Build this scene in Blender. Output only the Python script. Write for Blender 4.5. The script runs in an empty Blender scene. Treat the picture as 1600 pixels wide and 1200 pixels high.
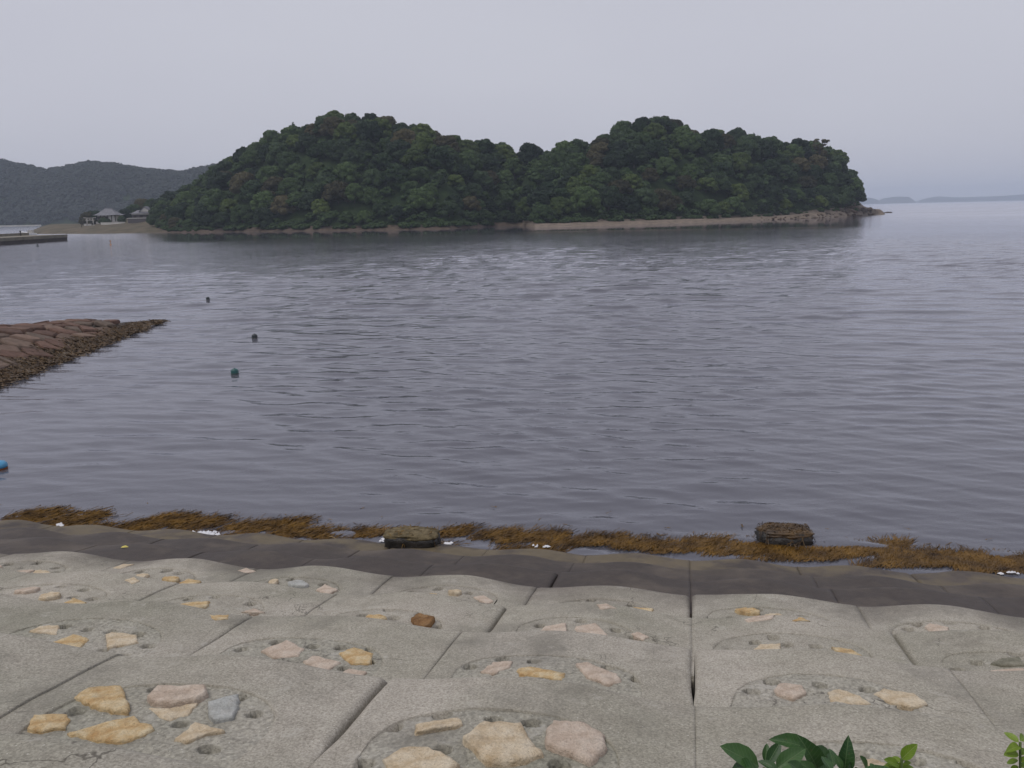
import bpy, math, random
import numpy as np
from mathutils import Vector, Matrix, noise as mnoise

rnd = random.Random(7)
rng = np.random.default_rng(11)
scene = bpy.context.scene
COL = scene.collection
PI = math.pi

# ------------------------------------------------------------------ camera
FPX, CAM_H = 1386.0, 8.0                 # focal length in pixels of the 1600 px wide photograph, eye height above the sea
PITCH, ROLL = math.radians(11.05), math.radians(-1.23)
cam_data = bpy.data.cameras.new('camera')
cam = bpy.data.objects.new('camera', cam_data)
COL.objects.link(cam)
cam.location = (0, 0, CAM_H)
cam.matrix_world = Matrix.Translation((0, 0, CAM_H)) @ Matrix.Rotation(PI / 2 - PITCH, 4, 'X') @ Matrix.Rotation(ROLL, 4, 'Z')
cam_data.sensor_width = 36.0
cam_data.lens = 36.0 * FPX / 1600.0
cam_data.clip_start = 0.05
cam_data.clip_end = 40000
scene.camera = cam

# ------------------------------------------------------------------ sky
SUN_EL, SUN_AZ = math.radians(62), math.radians(-120)     # azimuth clockwise from +Y
world = bpy.data.worlds.new('World')
scene.world = world
world.use_nodes = True
wn, wl = world.node_tree.nodes, world.node_tree.links
wn.clear()
w_out = wn.new('ShaderNodeOutputWorld')
w_bg = wn.new('ShaderNodeBackground'); w_bg.inputs['Strength'].default_value = 0.1
w_sky = wn.new('ShaderNodeTexSky'); w_sky.sky_type = 'NISHITA'; w_sky.sun_disc = False
w_sky.sun_elevation = SUN_EL; w_sky.sun_rotation = SUN_AZ; w_sky.dust_density = 4.0; w_sky.altitude = 5
w_hs = wn.new('ShaderNodeHueSaturation'); w_hs.inputs['Saturation'].default_value = 0.35
w_tc = wn.new('ShaderNodeTexCoord')
w_map = wn.new('ShaderNodeMapping'); w_map.inputs['Scale'].default_value = (1.0, 1.0, 3.0)
w_ns = wn.new('ShaderNodeTexNoise'); w_ns.inputs['Scale'].default_value = 1.6; w_ns.inputs['Detail'].default_value = 3
w_rp = wn.new('ShaderNodeValToRGB')
w_rp.color_ramp.elements[0].position = 0.3; w_rp.color_ramp.elements[0].color = (5.6, 5.62, 6.45, 1)
w_rp.color_ramp.elements[1].position = 0.7; w_rp.color_ramp.elements[1].color = (6.15, 6.2, 6.95, 1)
w_mix = wn.new('ShaderNodeMix'); w_mix.data_type = 'RGBA'; w_mix.inputs['Factor'].default_value = 0.85
wl.new(w_sky.outputs['Color'], w_hs.inputs['Color'])
wl.new(w_tc.outputs['Generated'], w_map.inputs['Vector'])
wl.new(w_map.outputs['Vector'], w_ns.inputs['Vector'])
wl.new(w_ns.outputs['Fac'], w_rp.inputs['Fac'])
wl.new(w_hs.outputs['Color'], w_mix.inputs['A'])
wl.new(w_rp.outputs['Color'], w_mix.inputs['B'])
wl.new(w_mix.outputs['Result'], w_bg.inputs['Color'])
wl.new(w_bg.outputs['Background'], w_out.inputs['Surface'])

sun_data = bpy.data.lights.new('sun', 'SUN')
sun_data.energy = 1.3
sun_data.angle = math.radians(25)
sun_data.color = (1.0, 0.96, 0.9)
sun = bpy.data.objects.new('sun', sun_data)
COL.objects.link(sun)
sdir = Vector((math.sin(SUN_AZ) * math.cos(SUN_EL), math.cos(SUN_AZ) * math.cos(SUN_EL), math.sin(SUN_EL)))
sun.location = sdir * 60 + Vector((0, 0, 10))
sun.rotation_euler = sdir.to_track_quat('Z', 'Y').to_euler()

vs = scene.view_settings
vs.view_transform = 'Standard'; vs.look = 'None'; vs.gamma = 1.0; vs.exposure = 0.0
vs.use_curve_mapping = False
scene.cycles.use_denoising = True
scene.cycles.max_bounces = 6
scene.cycles.diffuse_bounces = 3
scene.cycles.glossy_bounces = 3
scene.cycles.transparent_max_bounces = 8
scene.cycles.volume_bounces = 2
scene.cycles.caustics_reflective = False
scene.cycles.caustics_refractive = False

# ------------------------------------------------------------------ measuring from the photograph
_F = np.array([0, math.cos(PITCH), -math.sin(PITCH)])
_U0 = np.array([0, math.sin(PITCH), math.cos(PITCH)])
_R0 = np.array([1.0, 0, 0])
_R = math.cos(ROLL) * _R0 + math.sin(ROLL) * _U0
_U = -math.sin(ROLL) * _R0 + math.cos(ROLL) * _U0
_C = np.array([0, 0, CAM_H])
def ray(px, py): return _F + _R * ((px - 800) / FPX) - _U * ((py - 600) / FPX)
def at_z(px, py, z=0.0):
    d = ray(px, py); return _C + d * ((z - CAM_H) / d[2])
def at_y(px, py, Y):
    d = ray(px, py); return _C + d * (Y / d[1])

# ------------------------------------------------------------------ helpers
WORLD_O = {}
def tag(o, label=None, cat=None, group=None, kind=None):
    if label: o['label'] = label
    if cat: o['category'] = cat
    if group: o['group'] = group
    if kind: o['kind'] = kind
    return o
def place(o, origin, parent):
    WORLD_O[o.name] = Vector(origin)
    if parent is not None:
        o.parent = parent
        o.location = Vector(origin) - WORLD_O[parent.name]
    else:
        o.location = origin
def empty(name, loc, parent=None):
    o = bpy.data.objects.new(name, None); COL.objects.link(o)
    o.empty_display_size = 0.2
    place(o, loc, parent); return o
def make_mesh(name, verts, faces, mat=None, smooth=False):
    me = bpy.data.meshes.new(name)
    v = np.asarray(verts, dtype=np.float32)
    if isinstance(faces, np.ndarray):
        n, k = faces.shape
        me.vertices.add(len(v)); me.vertices.foreach_set('co', v.ravel())
        me.loops.add(n * k); me.loops.foreach_set('vertex_index', faces.astype(np.int32).ravel())
        me.polygons.add(n); me.polygons.foreach_set('loop_start', np.arange(0, n * k, k, dtype=np.int32))
        me.update(calc_edges=True)
    else:
        me.from_pydata(v.tolist(), [], faces)
        me.update()
    if smooth: me.polygons.foreach_set('use_smooth', [True] * len(me.polygons))
    if mat: me.materials.append(mat)
    return me
def obj(name, verts, faces, mat, parent=None, origin=(0, 0, 0), smooth=False):
    """one mesh object; verts in world space"""
    v = np.asarray(verts, dtype=np.float64) - np.array(origin)
    me = make_mesh(name, v, faces, mat, smooth)
    o = bpy.data.objects.new(name, me); COL.objects.link(o)
    place(o, origin, parent); return o
def inst(name, mesh, origin, parent=None, rot=(0, 0, 0), scale=(1, 1, 1)):
    o = bpy.data.objects.new(name, mesh); COL.objects.link(o)
    place(o, origin, parent); o.rotation_euler = rot; o.scale = scale; return o
class MB:
    """collects simple solids into one mesh"""
    def __init__(s): s.v = []; s.f = []
    def add(s, verts, faces):
        b = len(s.v); s.v += [tuple(p) for p in verts]; s.f += [[b + i for i in f] for f in faces]
    def box(s, c, d, rz=0.0, taper=1.0):
        hx, hy, hz = d[0] / 2, d[1] / 2, d[2] / 2
        P = []
        for z, k in ((-hz, 1.0), (hz, taper)):
            for x, y in ((-hx, -hy), (hx, -hy), (hx, hy), (-hx, hy)):
                x, y = x * k, y * k
                P.append((c[0] + x * math.cos(rz) - y * math.sin(rz), c[1] + x * math.sin(rz) + y * math.cos(rz), c[2] + z))
        s.add(P, [[3, 2, 1, 0], [4, 5, 6, 7], [0, 1, 5, 4], [1, 2, 6, 5], [2, 3, 7, 6], [3, 0, 4, 7]])
    def tube(s, pts, radii, n=8, cap=True):
        pts = [Vector(p) for p in pts]; b = len(s.v)
        for i, p in enumerate(pts):
            t = (pts[min(i + 1, len(pts) - 1)] - pts[max(i - 1, 0)]).normalized()
            a = t.cross(Vector((0, 0, 1)))
            if a.length < 0.1: a = t.cross(Vector((1, 0, 0)))
            a.normalize(); c = t.cross(a)
            for k in range(n):
                q = 2 * PI * k / n
                s.v.append(tuple(p + (a * math.cos(q) + c * math.sin(q)) * radii[i]))
        for i in range(len(pts) - 1):
            for k in range(n):
                k2 = (k + 1) % n
                s.f.append([b + i * n + k, b + i * n + k2, b + (i + 1) * n + k2, b + (i + 1) * n + k])
        if cap:
            s.f.append([b + k for k in range(n)][::-1]); e = b + (len(pts) - 1) * n
            s.f.append([e + k for k in range(n)])
    def build(s, name, mat, parent=None, origin=(0, 0, 0), smooth=False):
        return obj(name, s.v, s.f, mat, parent, origin, smooth)

def grid_faces(nr, nc):
    i = np.arange(nr - 1)[:, None] * nc + np.arange(nc - 1)[None, :]
    i = i.ravel()
    return np.stack([i, i + 1, i + nc + 1, i + nc], 1)
def smooth01(x):
    x = np.clip(x, 0, 1); return x * x * (3 - 2 * x)
class VNoise:
    """tileable value noise in numpy"""
    def __init__(s, seed, n=256):
        s.g = np.random.default_rng(seed).random((n, n)); s.n = n
    def __call__(s, x, y):
        x = np.asarray(x, float); y = np.asarray(y, float)
        xi = np.floor(x).astype(int); yi = np.floor(y).astype(int)
        fx = smooth01(x - xi); fy = smooth01(y - yi); n = s.n
        a = s.g[xi % n, yi % n]; b = s.g[(xi + 1) % n, yi % n]
        c = s.g[xi % n, (yi + 1) % n]; d = s.g[(xi + 1) % n, (yi + 1) % n]
        return (a * (1 - fx) + b * fx) * (1 - fy) + (c * (1 - fx) + d * fx) * fy
VN = VNoise(3); VN2 = VNoise(5)

# ------------------------------------------------------------------ materials
class NT:
    def __init__(s, name):
        s.m = bpy.data.materials.new(name); s.m.use_nodes = True
        s.t = s.m.node_tree; s.n = s.t.nodes; s.l = s.t.links; s.n.clear()
        s.out = s.n.new('ShaderNodeOutputMaterial')
    def node(s, typ, **kw):
        nd = s.n.new(typ)
        for k, v in kw.items():
            if k in nd.inputs.keys(): s.set(nd, k, v)
            else: setattr(nd, k, v)
        return nd
    def set(s, nd, k, v):
        if hasattr(v, 'is_output'): s.l.new(v, nd.inputs[k])
        else: nd.inputs[k].default_value = v
    def coord(s, kind='Object'):
        if kind == 'World': return s.node('ShaderNodeNewGeometry').outputs['Position']
        return s.node('ShaderNodeTexCoord').outputs[kind]
    def noise(s, vec, scale, detail=3, rough=0.55, stretch=None):
        if stretch:
            mp = s.node('ShaderNodeMapping'); s.l.new(vec, mp.inputs['Vector']); mp.inputs['Scale'].default_value = stretch
            vec = mp.outputs['Vector']
        nd = s.node('ShaderNodeTexNoise', Scale=scale, Detail=detail, Roughness=rough); s.l.new(vec, nd.inputs['Vector'])
        return nd.outputs['Fac']
    def ramp(s, fac, stops):
        nd = s.node('ShaderNodeValToRGB'); s.l.new(fac, nd.inputs['Fac'])
        e = nd.color_ramp.elements
        while len(e) < len(stops): e.new(0.5)
        for i, (p, c) in enumerate(stops):
            e[i].position = p; e[i].color = (*c, 1) if len(c) == 3 else c
        return nd.outputs['Color']
    def mix(s, fac, a, b, mode='MIX'):
        nd = s.node('ShaderNodeMix'); nd.data_type = 'RGBA'; nd.blend_type = mode
        for k, v in (('Factor', fac), ('A', a), ('B', b)):
            if isinstance(v, tuple) and len(v) == 3: v = (*v, 1)
            s.set(nd, k, v)
        return nd.outputs['Result']
    def math(s, op, a, b=0.0, c=None):
        nd = s.node('ShaderNodeMath'); nd.operation = op
        for i, v in enumerate((a, b) if c is None else (a, b, c)):
            if hasattr(v, 'is_output'): s.l.new(v, nd.inputs[i])
            else: nd.inputs[i].default_value = v
        return nd.outputs[0]
    def range(s, v, a, b, c=0.0, d=1.0):
        nd = s.node('ShaderNodeMapRange'); s.l.new(v, nd.inputs['Value'])
        for k, x in (('From Min', a), ('From Max', b), ('To Min', c), ('To Max', d)): nd.inputs[k].default_value = x
        return nd.outputs['Result']
    def sep(s, vec):
        nd = s.node('ShaderNodeSeparateXYZ'); s.l.new(vec, nd.inputs[0]); return nd.outputs
    def bump(s, height, strength=0.5, dist=0.02, normal=None):
        nd = s.node('ShaderNodeBump', Strength=strength, Distance=dist); s.l.new(height, nd.inputs['Height'])
        if normal is not None: s.l.new(normal, nd.inputs['Normal'])
        return nd.outputs['Normal']
    def principled(s, color, rough=0.8, normal=None, spec=0.3, **kw):
        p = s.node('ShaderNodeBsdfPrincipled')
        if isinstance(color, tuple) and len(color) == 3: color = (*color, 1)
        s.set(p, 'Base Color', color); s.set(p, 'Roughness', rough); s.set(p, 'Specular IOR Level', spec)
        if normal is not None: s.l.new(normal, p.inputs['Normal'])
        for k, v in kw.items(): s.set(p, k, v)
        s.l.new(p.outputs[0], s.out.inputs['Surface']); return p

def m_simple(name, c1, c2, scale=4.0, rough=0.8, bump=0.0, bscale=30.0, coord='Object', spec=0.3, bdist=0.02):
    t = NT(name); v = t.coord(coord)
    col = t.ramp(t.noise(v, scale, 4), [(0.3, c1), (0.7, c2)])
    nrm = t.bump(t.noise(v, bscale, 4), 0.6, bdist) if bump else None
    t.principled(col, rough, nrm, spec); return t.m

def m_concrete(name, exposed=False):
    t = NT(name); v = t.coord('World')
    big = t.noise(v, 0.55, 4); mid = t.noise(v, 5.0, 5, 0.65); fine = t.noise(v, 55.0 if not exposed else 34.0, 3, 0.7)
    vor = t.node('ShaderNodeTexVoronoi', Scale=85.0 if not exposed else 48.0); t.l.new(v, vor.inputs['Vector'])
    if exposed:
        col = t.ramp(fine, [(0.28, (0.235, 0.222, 0.197)), (0.52, (0.345, 0.328, 0.294)), (0.76, (0.45, 0.43, 0.388))])
        gr = t.ramp(vor.outputs['Color'], [(0.15, (0.76, 0.76, 0.75)), (0.5, (0.99, 0.99, 0.98)), (0.85, (1.17, 1.17, 1.14))])
    else:
        col = t.ramp(fine, [(0.25, (0.230, 0.214, 0.190)), (0.5, (0.348, 0.328, 0.296)), (0.78, (0.458, 0.437, 0.398))])
        gr = t.ramp(vor.outputs['Color'], [(0.2, (0.78, 0.77, 0.76)), (0.5, (1, 1, 1)), (0.9, (1.18, 1.18, 1.16))])
    col = t.mix(0.8, col, gr, 'MULTIPLY')
    col = t.mix(0.55, col, t.ramp(mid, [(0.3, (0.78, 0.76, 0.72)), (0.65, (1.1, 1.1, 1.08))]), 'MULTIPLY')
    col = t.mix(0.7, col, t.ramp(big, [(0.3, (0.70, 0.72, 0.64)), (0.62, (1.10, 1.08, 1.06))]), 'MULTIPLY')
    # bits of shell and pale grit, darker weathered patches
    v2 = t.node('ShaderNodeTexVoronoi', Scale=16.0); t.l.new(v, v2.inputs['Vector'])
    col = t.mix(t.range(v2.outputs['Distance'], 0.085, 0.06), col, (0.55, 0.53, 0.48))
    v3 = t.node('ShaderNodeTexVoronoi', Scale=23.0); t.l.new(v, v3.inputs['Vector'])
    col = t.mix(t.range(v3.outputs['Distance'], 0.10, 0.06), col, (0.12, 0.11, 0.095))
    col = t.mix(t.range(t.noise(v, 1.7, 5, 0.7), 0.56, 0.72, 0.0, 0.45), col, (0.15, 0.138, 0.118))
    # hairline cracks
    wv = t.node('ShaderNodeVectorMath'); wv.operation = 'ADD'; t.l.new(v, wv.inputs[0])
    nw = t.node('ShaderNodeTexNoise', Scale=2.2, Detail=4.0); t.l.new(v, nw.inputs['Vector']); t.l.new(nw.outputs['Color'], wv.inputs[1])
    vc = t.node('ShaderNodeTexVoronoi', Scale=0.75); vc.feature = 'DISTANCE_TO_EDGE'; t.l.new(wv.outputs[0], vc.inputs['Vector'])
    crk = t.math('MULTIPLY', t.range(vc.outputs['Distance'], 0.006, 0.002), t.range(t.noise(v, 0.7, 2), 0.50, 0.58))
    col = t.mix(t.math('MULTIPLY', crk, 0.7), col, (0.07, 0.062, 0.052))
    # damp dirt and lichen
    col = t.mix(t.range(t.noise(v, 0.42, 6, 0.72), 0.53, 0.68, 0.0, 0.50), col, (0.155, 0.148, 0.128))
    col = t.mix(t.math('MULTIPLY', t.range(t.noise(v, 2.6, 6, 0.75), 0.60, 0.66), 0.5), col, (0.42, 0.40, 0.36))
    # wet, algae dark band washed by the tide (a stain that follows the water level)
    z = t.sep(v)[2]
    zz = t.math('ADD', z, t.math('MULTIPLY', t.math('SUBTRACT', t.noise(v, 0.9, 5, 0.6), 0.5), 0.30))
    wet = t.range(zz, 2.60, 2.38)
    alg = t.range(zz, 1.15, 0.65)
    dark = t.mix(t.noise(v, 7.0, 4), (0.036, 0.029, 0.026), (0.078, 0.062, 0.053))
    dark = t.mix(t.range(t.noise(v, 0.8, 5, 0.65), 0.48, 0.66, 0, 0.8), dark, (0.115, 0.093, 0.074))
    tan = t.mix(t.noise(v, 3.0, 4), (0.085, 0.068, 0.042), (0.17, 0.135, 0.085))
    dark = t.mix(alg, dark, t.mix(t.range(t.noise(v, 1.3, 4), 0.36, 0.54), dark, tan))
    oi = t.node('ShaderNodeObjectInfo')
    if not exposed: col = t.mix(1.0, col, t.ramp(oi.outputs['Random'], [(0.0, (0.94, 0.94, 0.92)), (0.5, (1.0, 0.99, 0.97)), (1.0, (1.05, 1.04, 1.02))]), 'MULTIPLY')
    col = t.mix(wet, col, dark)
    h = t.math('ADD', fine, t.math('MULTIPLY', mid, 0.8))
    nrm = t.bump(h, 0.55 if not exposed else 0.9, 0.008 if not exposed else 0.014)
    rough = t.range(wet, 0, 1, 0.92, 0.58)
    t.principled(col, rough, nrm, 0.25); return t.m

def m_stone(name, c1, c2, c3):
    t = NT(name); v = t.coord('Object')
    n1 = t.noise(v, 9.0, 5, 0.6); n2 = t.noise(v, 60.0, 4, 0.7)
    col = t.ramp(n1, [(0.32, c1), (0.5, c2), (0.68, c3)])
    col = t.mix(0.6, col, t.ramp(n2, [(0.3, (0.62, 0.6, 0.58)), (0.6, (1.1, 1.1, 1.1))]), 'MULTIPLY')
    n3 = t.noise(t.coord('World'), 4.5, 6, 0.75)
    col = t.mix(t.range(n3, 0.52, 0.68, 0.0, 0.40), col, (0.22, 0.18, 0.135))          # grime
    col = t.mix(t.range(t.noise(v, 120.0, 2), 0.62, 0.70, 0.0, 0.7), col, (0.13, 0.11, 0.09))   # mica and pits
    nrm = t.bump(t.math('ADD', t.math('ADD', n1, n3), t.math('MULTIPLY', n2, 0.5)), 1.0, 0.03)
    t.principled(col, 0.9, nrm, 0.2); return t.m

def m_leaf(name, dark, light, scale=0.5, var=0.5, trans=0.25):
    t = NT(name); v = t.coord('Object')
    oi = t.node('ShaderNodeObjectInfo')
    n = t.noise(v, scale, 3)
    fac = t.math('ADD', t.math('MULTIPLY', n, 0.8), t.math('MULTIPLY', t.math('SUBTRACT', oi.outputs['Random'], 0.5), var))
    col = t.ramp(fac, [(0.1, dark), (0.75, light)])
    p = t.principled(col, 0.65, None, 0.25)
    tr = t.node('ShaderNodeBsdfTranslucent'); t.l.new(col, tr.inputs['Color'])
    mx = t.node('ShaderNodeMixShader'); mx.inputs[0].default_value = trans
    t.l.new(p.outputs[0], mx.inputs[1]); t.l.new(tr.outputs[0], mx.inputs[2]); t.l.new(mx.outputs[0], t.out.inputs['Surface'])
    return t.m

M = {}
M['concrete'] = m_concrete('concrete')
M['aggregate'] = m_concrete('exposed_aggregate', True)
M['stone_yellow'] = m_stone('yellow_granite', (0.46, 0.28, 0.12), (0.60, 0.44, 0.24), (0.68, 0.57, 0.38))
M['stone_pink'] = m_stone('pink_granite', (0.46, 0.36, 0.28), (0.58, 0.475, 0.385), (0.64, 0.55, 0.46))
M['stone_cream'] = m_stone('cream_granite', (0.50, 0.38, 0.24), (0.63, 0.52, 0.37), (0.70, 0.61, 0.47))
M['stone_white'] = m_stone('pale_grey_stone', (0.36, 0.36, 0.34), (0.45, 0.46, 0.44), (0.52, 0.52, 0.50))
M['stone_brown'] = m_stone('brown_stone', (0.13, 0.065, 0.03), (0.24, 0.13, 0.055), (0.34, 0.20, 0.09))
M['stone_olive'] = m_stone('olive_stone', (0.17, 0.165, 0.125), (0.24, 0.23, 0.175), (0.31, 0.29, 0.23))
def m_jetty():
    t = NT('reddish_jetty_stone'); v = t.coord('World'); oi = t.node('ShaderNodeObjectInfo')
    a = t.ramp(oi.outputs['Random'], [(0.0, (0.105, 0.068, 0.055)), (0.35, (0.165, 0.10, 0.078)), (0.7, (0.135, 0.105, 0.085)), (1.0, (0.20, 0.14, 0.11))])
    col = t.mix(0.8, a, t.ramp(t.noise(v, 2.5, 5, 0.65), [(0.3, (0.55, 0.55, 0.55)), (0.7, (1.15, 1.12, 1.1))]), 'MULTIPLY')
    t.principled(col, 0.9, t.bump(t.noise(v, 4.0, 5), 0.8, 0.08), 0.2); return t.m
M['jetty_stone'] = m_jetty()
M['jetty_core'] = m_simple('wet_rubble', (0.03, 0.024, 0.02), (0.06, 0.045, 0.035), 2.0, 0.7, 1, 5.0, 'World')
M['soil'] = m_simple('soil', (0.06, 0.05, 0.035), (0.12, 0.10, 0.07), 6, 0.95, 1, 30, 'World')
M['weed'] = m_simple('brown_seaweed', (0.040, 0.020, 0.005), (0.195, 0.104, 0.017), 1.6, 0.5, 0, 1, 'World', 0.2)
M['weed_dark'] = m_simple('dark_seaweed', (0.035, 0.019, 0.008), (0.125, 0.070, 0.020), 3, 0.5, 0, 1, 'World', 0.5)
M['black_rock'] = m_simple('wet_black_rock', (0.010, 0.009, 0.009), (0.035, 0.030, 0.026), 6, 0.5, 1, 14, 'Object', 0.4, 0.05)
M['crust'] = m_simple('barnacle_crust', (0.055, 0.042, 0.022), (0.19, 0.15, 0.085), 9, 0.9, 1, 30, 'Object', 0.2, 0.03)
M['foam_glint'] = m_simple('foam_glint', (0.55, 0.55, 0.58), (0.75, 0.75, 0.78), 20, 0.6)  # white also paints the sky glint on thin water
def m_beach():
    t = NT('pebble_beach'); v = t.coord('World'); s3 = t.sep(v)
    n = t.noise(v, 0.35, 5, 0.65)
    dark = t.ramp(n, [(0.3, (0.050, 0.038, 0.030)), (0.7, (0.125, 0.095, 0.072))])
    pale = t.ramp(n, [(0.3, (0.11, 0.088, 0.070)), (0.7, (0.235, 0.190, 0.150))])
    earth = t.ramp(t.noise(v, 0.12, 5, 0.6), [(0.3, (0.060, 0.058, 0.036)), (0.7, (0.150, 0.118, 0.085))])
    col = t.mix(t.range(s3[0], 2, 14), dark, pale)
    col = t.mix(t.range(s3[0], -185, -205), col, earth)
    t.principled(col, 0.95, t.bump(t.noise(v, 1.2, 4), 0.6, 0.3), 0.15); return t.m
M['beach'] = m_beach()
M['rock_far'] = m_simple('brown_shore_rock', (0.060, 0.047, 0.038), (0.155, 0.115, 0.085), 0.4, 0.9, 1, 1.0, 'World', 0.2, 0.4)
M['pier'] = m_simple('weathered_pier_concrete', (0.15, 0.135, 0.105), (0.24, 0.215, 0.17), 0.3, 0.9, 0, 1, 'World')
M['pier_wet'] = m_simple('tide_stained_concrete', (0.040, 0.033, 0.030), (0.085, 0.065, 0.055), 0.4, 0.8, 0, 1, 'World')
M['pale_concrete'] = m_simple('pale_concrete', (0.42, 0.40, 0.37), (0.55, 0.53, 0.49), 0.3, 0.9)
M['plaster'] = m_simple('white_plaster', (0.55, 0.53, 0.50), (0.68, 0.66, 0.62), 0.5, 0.9)
M['roof'] = m_simple('grey_roof_tile', (0.12, 0.12, 0.135), (0.20, 0.20, 0.22), 0.8, 0.7)
M['dark_wood'] = m_simple('dark_weathered_wood', (0.03, 0.024, 0.02), (0.07, 0.055, 0.045), 1.0, 0.9)
M['fence_wood'] = m_simple('grey_board_fence', (0.075, 0.068, 0.075), (0.13, 0.115, 0.115), 1.5, 0.9)
M['torii'] = m_simple('pale_granite', (0.34, 0.32, 0.30), (0.48, 0.46, 0.43), 1.5, 0.9)
M['bark'] = m_simple('bark', (0.045, 0.035, 0.028), (0.10, 0.08, 0.065), 3, 0.95)
M['leaf_dark'] = m_leaf('dark_evergreen_leaves', (0.012, 0.028, 0.012), (0.055, 0.092, 0.034), 0.30, 0.8)
M['leaf_mid'] = m_leaf('mid_green_leaves', (0.018, 0.042, 0.014), (0.080, 0.130, 0.038), 0.30, 0.8)
M['leaf_olive'] = m_leaf('olive_brown_leaves', (0.030, 0.032, 0.014), (0.115, 0.100, 0.044), 0.30, 0.8)
M['leaf_bright'] = m_leaf('bright_green_leaves', (0.040, 0.070, 0.016), (0.135, 0.185, 0.042), 0.30, 0.4)
M['leaf_far'] = m_leaf('distant_forest_leaves', (0.007, 0.015, 0.012), (0.036, 0.046, 0.032), 0.05, 0.2, 0.1)
M['forest_floor'] = m_simple('forest_floor', (0.018, 0.032, 0.014), (0.040, 0.058, 0.024), 0.3, 1.0, 0, 1, 'World', 0.0)
def m_blade(name, dark, light, vein, trans):
    t = NT(name); v = t.coord('Object'); s3 = t.sep(v); oi = t.node('ShaderNodeObjectInfo')
    fac = t.math('ADD', t.math('MULTIPLY', t.noise(v, 3.0, 4), 0.7), t.math('MULTIPLY', oi.outputs['Random'], 0.45))
    col = t.ramp(fac, [(0.2, dark), (0.85, light)])
    ay = t.math('ABSOLUTE', s3[1])
    rib = t.math('ABSOLUTE', t.math('SUBTRACT', t.math('FRACT', t.math('MULTIPLY', t.math('SUBTRACT', s3[0], ay), 9.0)), 0.5))
    vn = t.math('MAXIMUM', t.range(ay, 0.016, 0.006), t.range(rib, 0.10, 0.03, 0.0, 0.45))
    col = t.mix(vn, col, vein)
    col = t.mix(t.range(t.noise(v, 11.0, 2), 0.70, 0.78), col, (0.10, 0.075, 0.03))       # blemishes
    p = t.principled(col, 0.42, t.bump(t.math('SUBTRACT', 1.0, vn), 0.35, 0.02), 0.4)
    tr = t.node('ShaderNodeBsdfTranslucent'); t.l.new(col, tr.inputs['Color'])
    mx = t.node('ShaderNodeMixShader'); mx.inputs[0].default_value = trans
    t.l.new(p.outputs[0], mx.inputs[1]); t.l.new(tr.outputs[0], mx.inputs[2]); t.l.new(mx.outputs[0], t.out.inputs['Surface'])
    return t.m
M['plant_leaf'] = m_blade('glossy_dark_plant_leaf', (0.020, 0.060, 0.020), (0.060, 0.130, 0.036), (0.10, 0.17, 0.07), 0.2)
M['plant_light'] = m_blade('yellow_green_plant_leaf', (0.10, 0.20, 0.016), (0.22, 0.32, 0.035), (0.28, 0.36, 0.10), 0.35)
M['stem'] = m_simple('green_stem', (0.06, 0.09, 0.025), (0.10, 0.14, 0.04), 8, 0.7)
M['buoy_dark'] = m_simple('dark_plastic_float', (0.014, 0.020, 0.024), (0.030, 0.040, 0.044), 4, 0.45, 0, 1, 'Object', 0.5)
M['buoy_green'] = m_simple('teal_plastic_float', (0.010, 0.060, 0.060), (0.030, 0.125, 0.12), 4, 0.4, 0, 1, 'Object', 0.5)
M['buoy_blue'] = m_simple('blue_plastic_float', (0.045, 0.22, 0.40), (0.075, 0.30, 0.50), 4, 0.4, 0, 1, 'Object', 0.5)
M['rust'] = m_simple('rust_brown_fouling', (0.11, 0.032, 0.010), (0.20, 0.07, 0.02), 8, 0.8)
M['orange'] = m_simple('orange_float', (0.42, 0.20, 0.09), (0.5, 0.26, 0.12), 4, 0.5)
M['rope'] = m_simple('rope', (0.05, 0.05, 0.045), (0.1, 0.1, 0.09), 20, 0.9)
M['white_paint'] = m_simple('white_paint', (0.6, 0.6, 0.6), (0.75, 0.75, 0.75), 3, 0.5)
M['seabed'] = m_simple('dark_seabed', (0.020, 0.017, 0.013), (0.05, 0.042, 0.03), 0.5, 1.0, 0, 1, 'World', 0.0)
M['driftwood'] = m_simple('driftwood', (0.20, 0.13, 0.06), (0.34, 0.24, 0.12), 10, 0.9)
M['yellow_leaf'] = m_simple('fallen_yellow_leaf', (0.5, 0.42, 0.08), (0.62, 0.54, 0.16), 10, 0.7)

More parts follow.
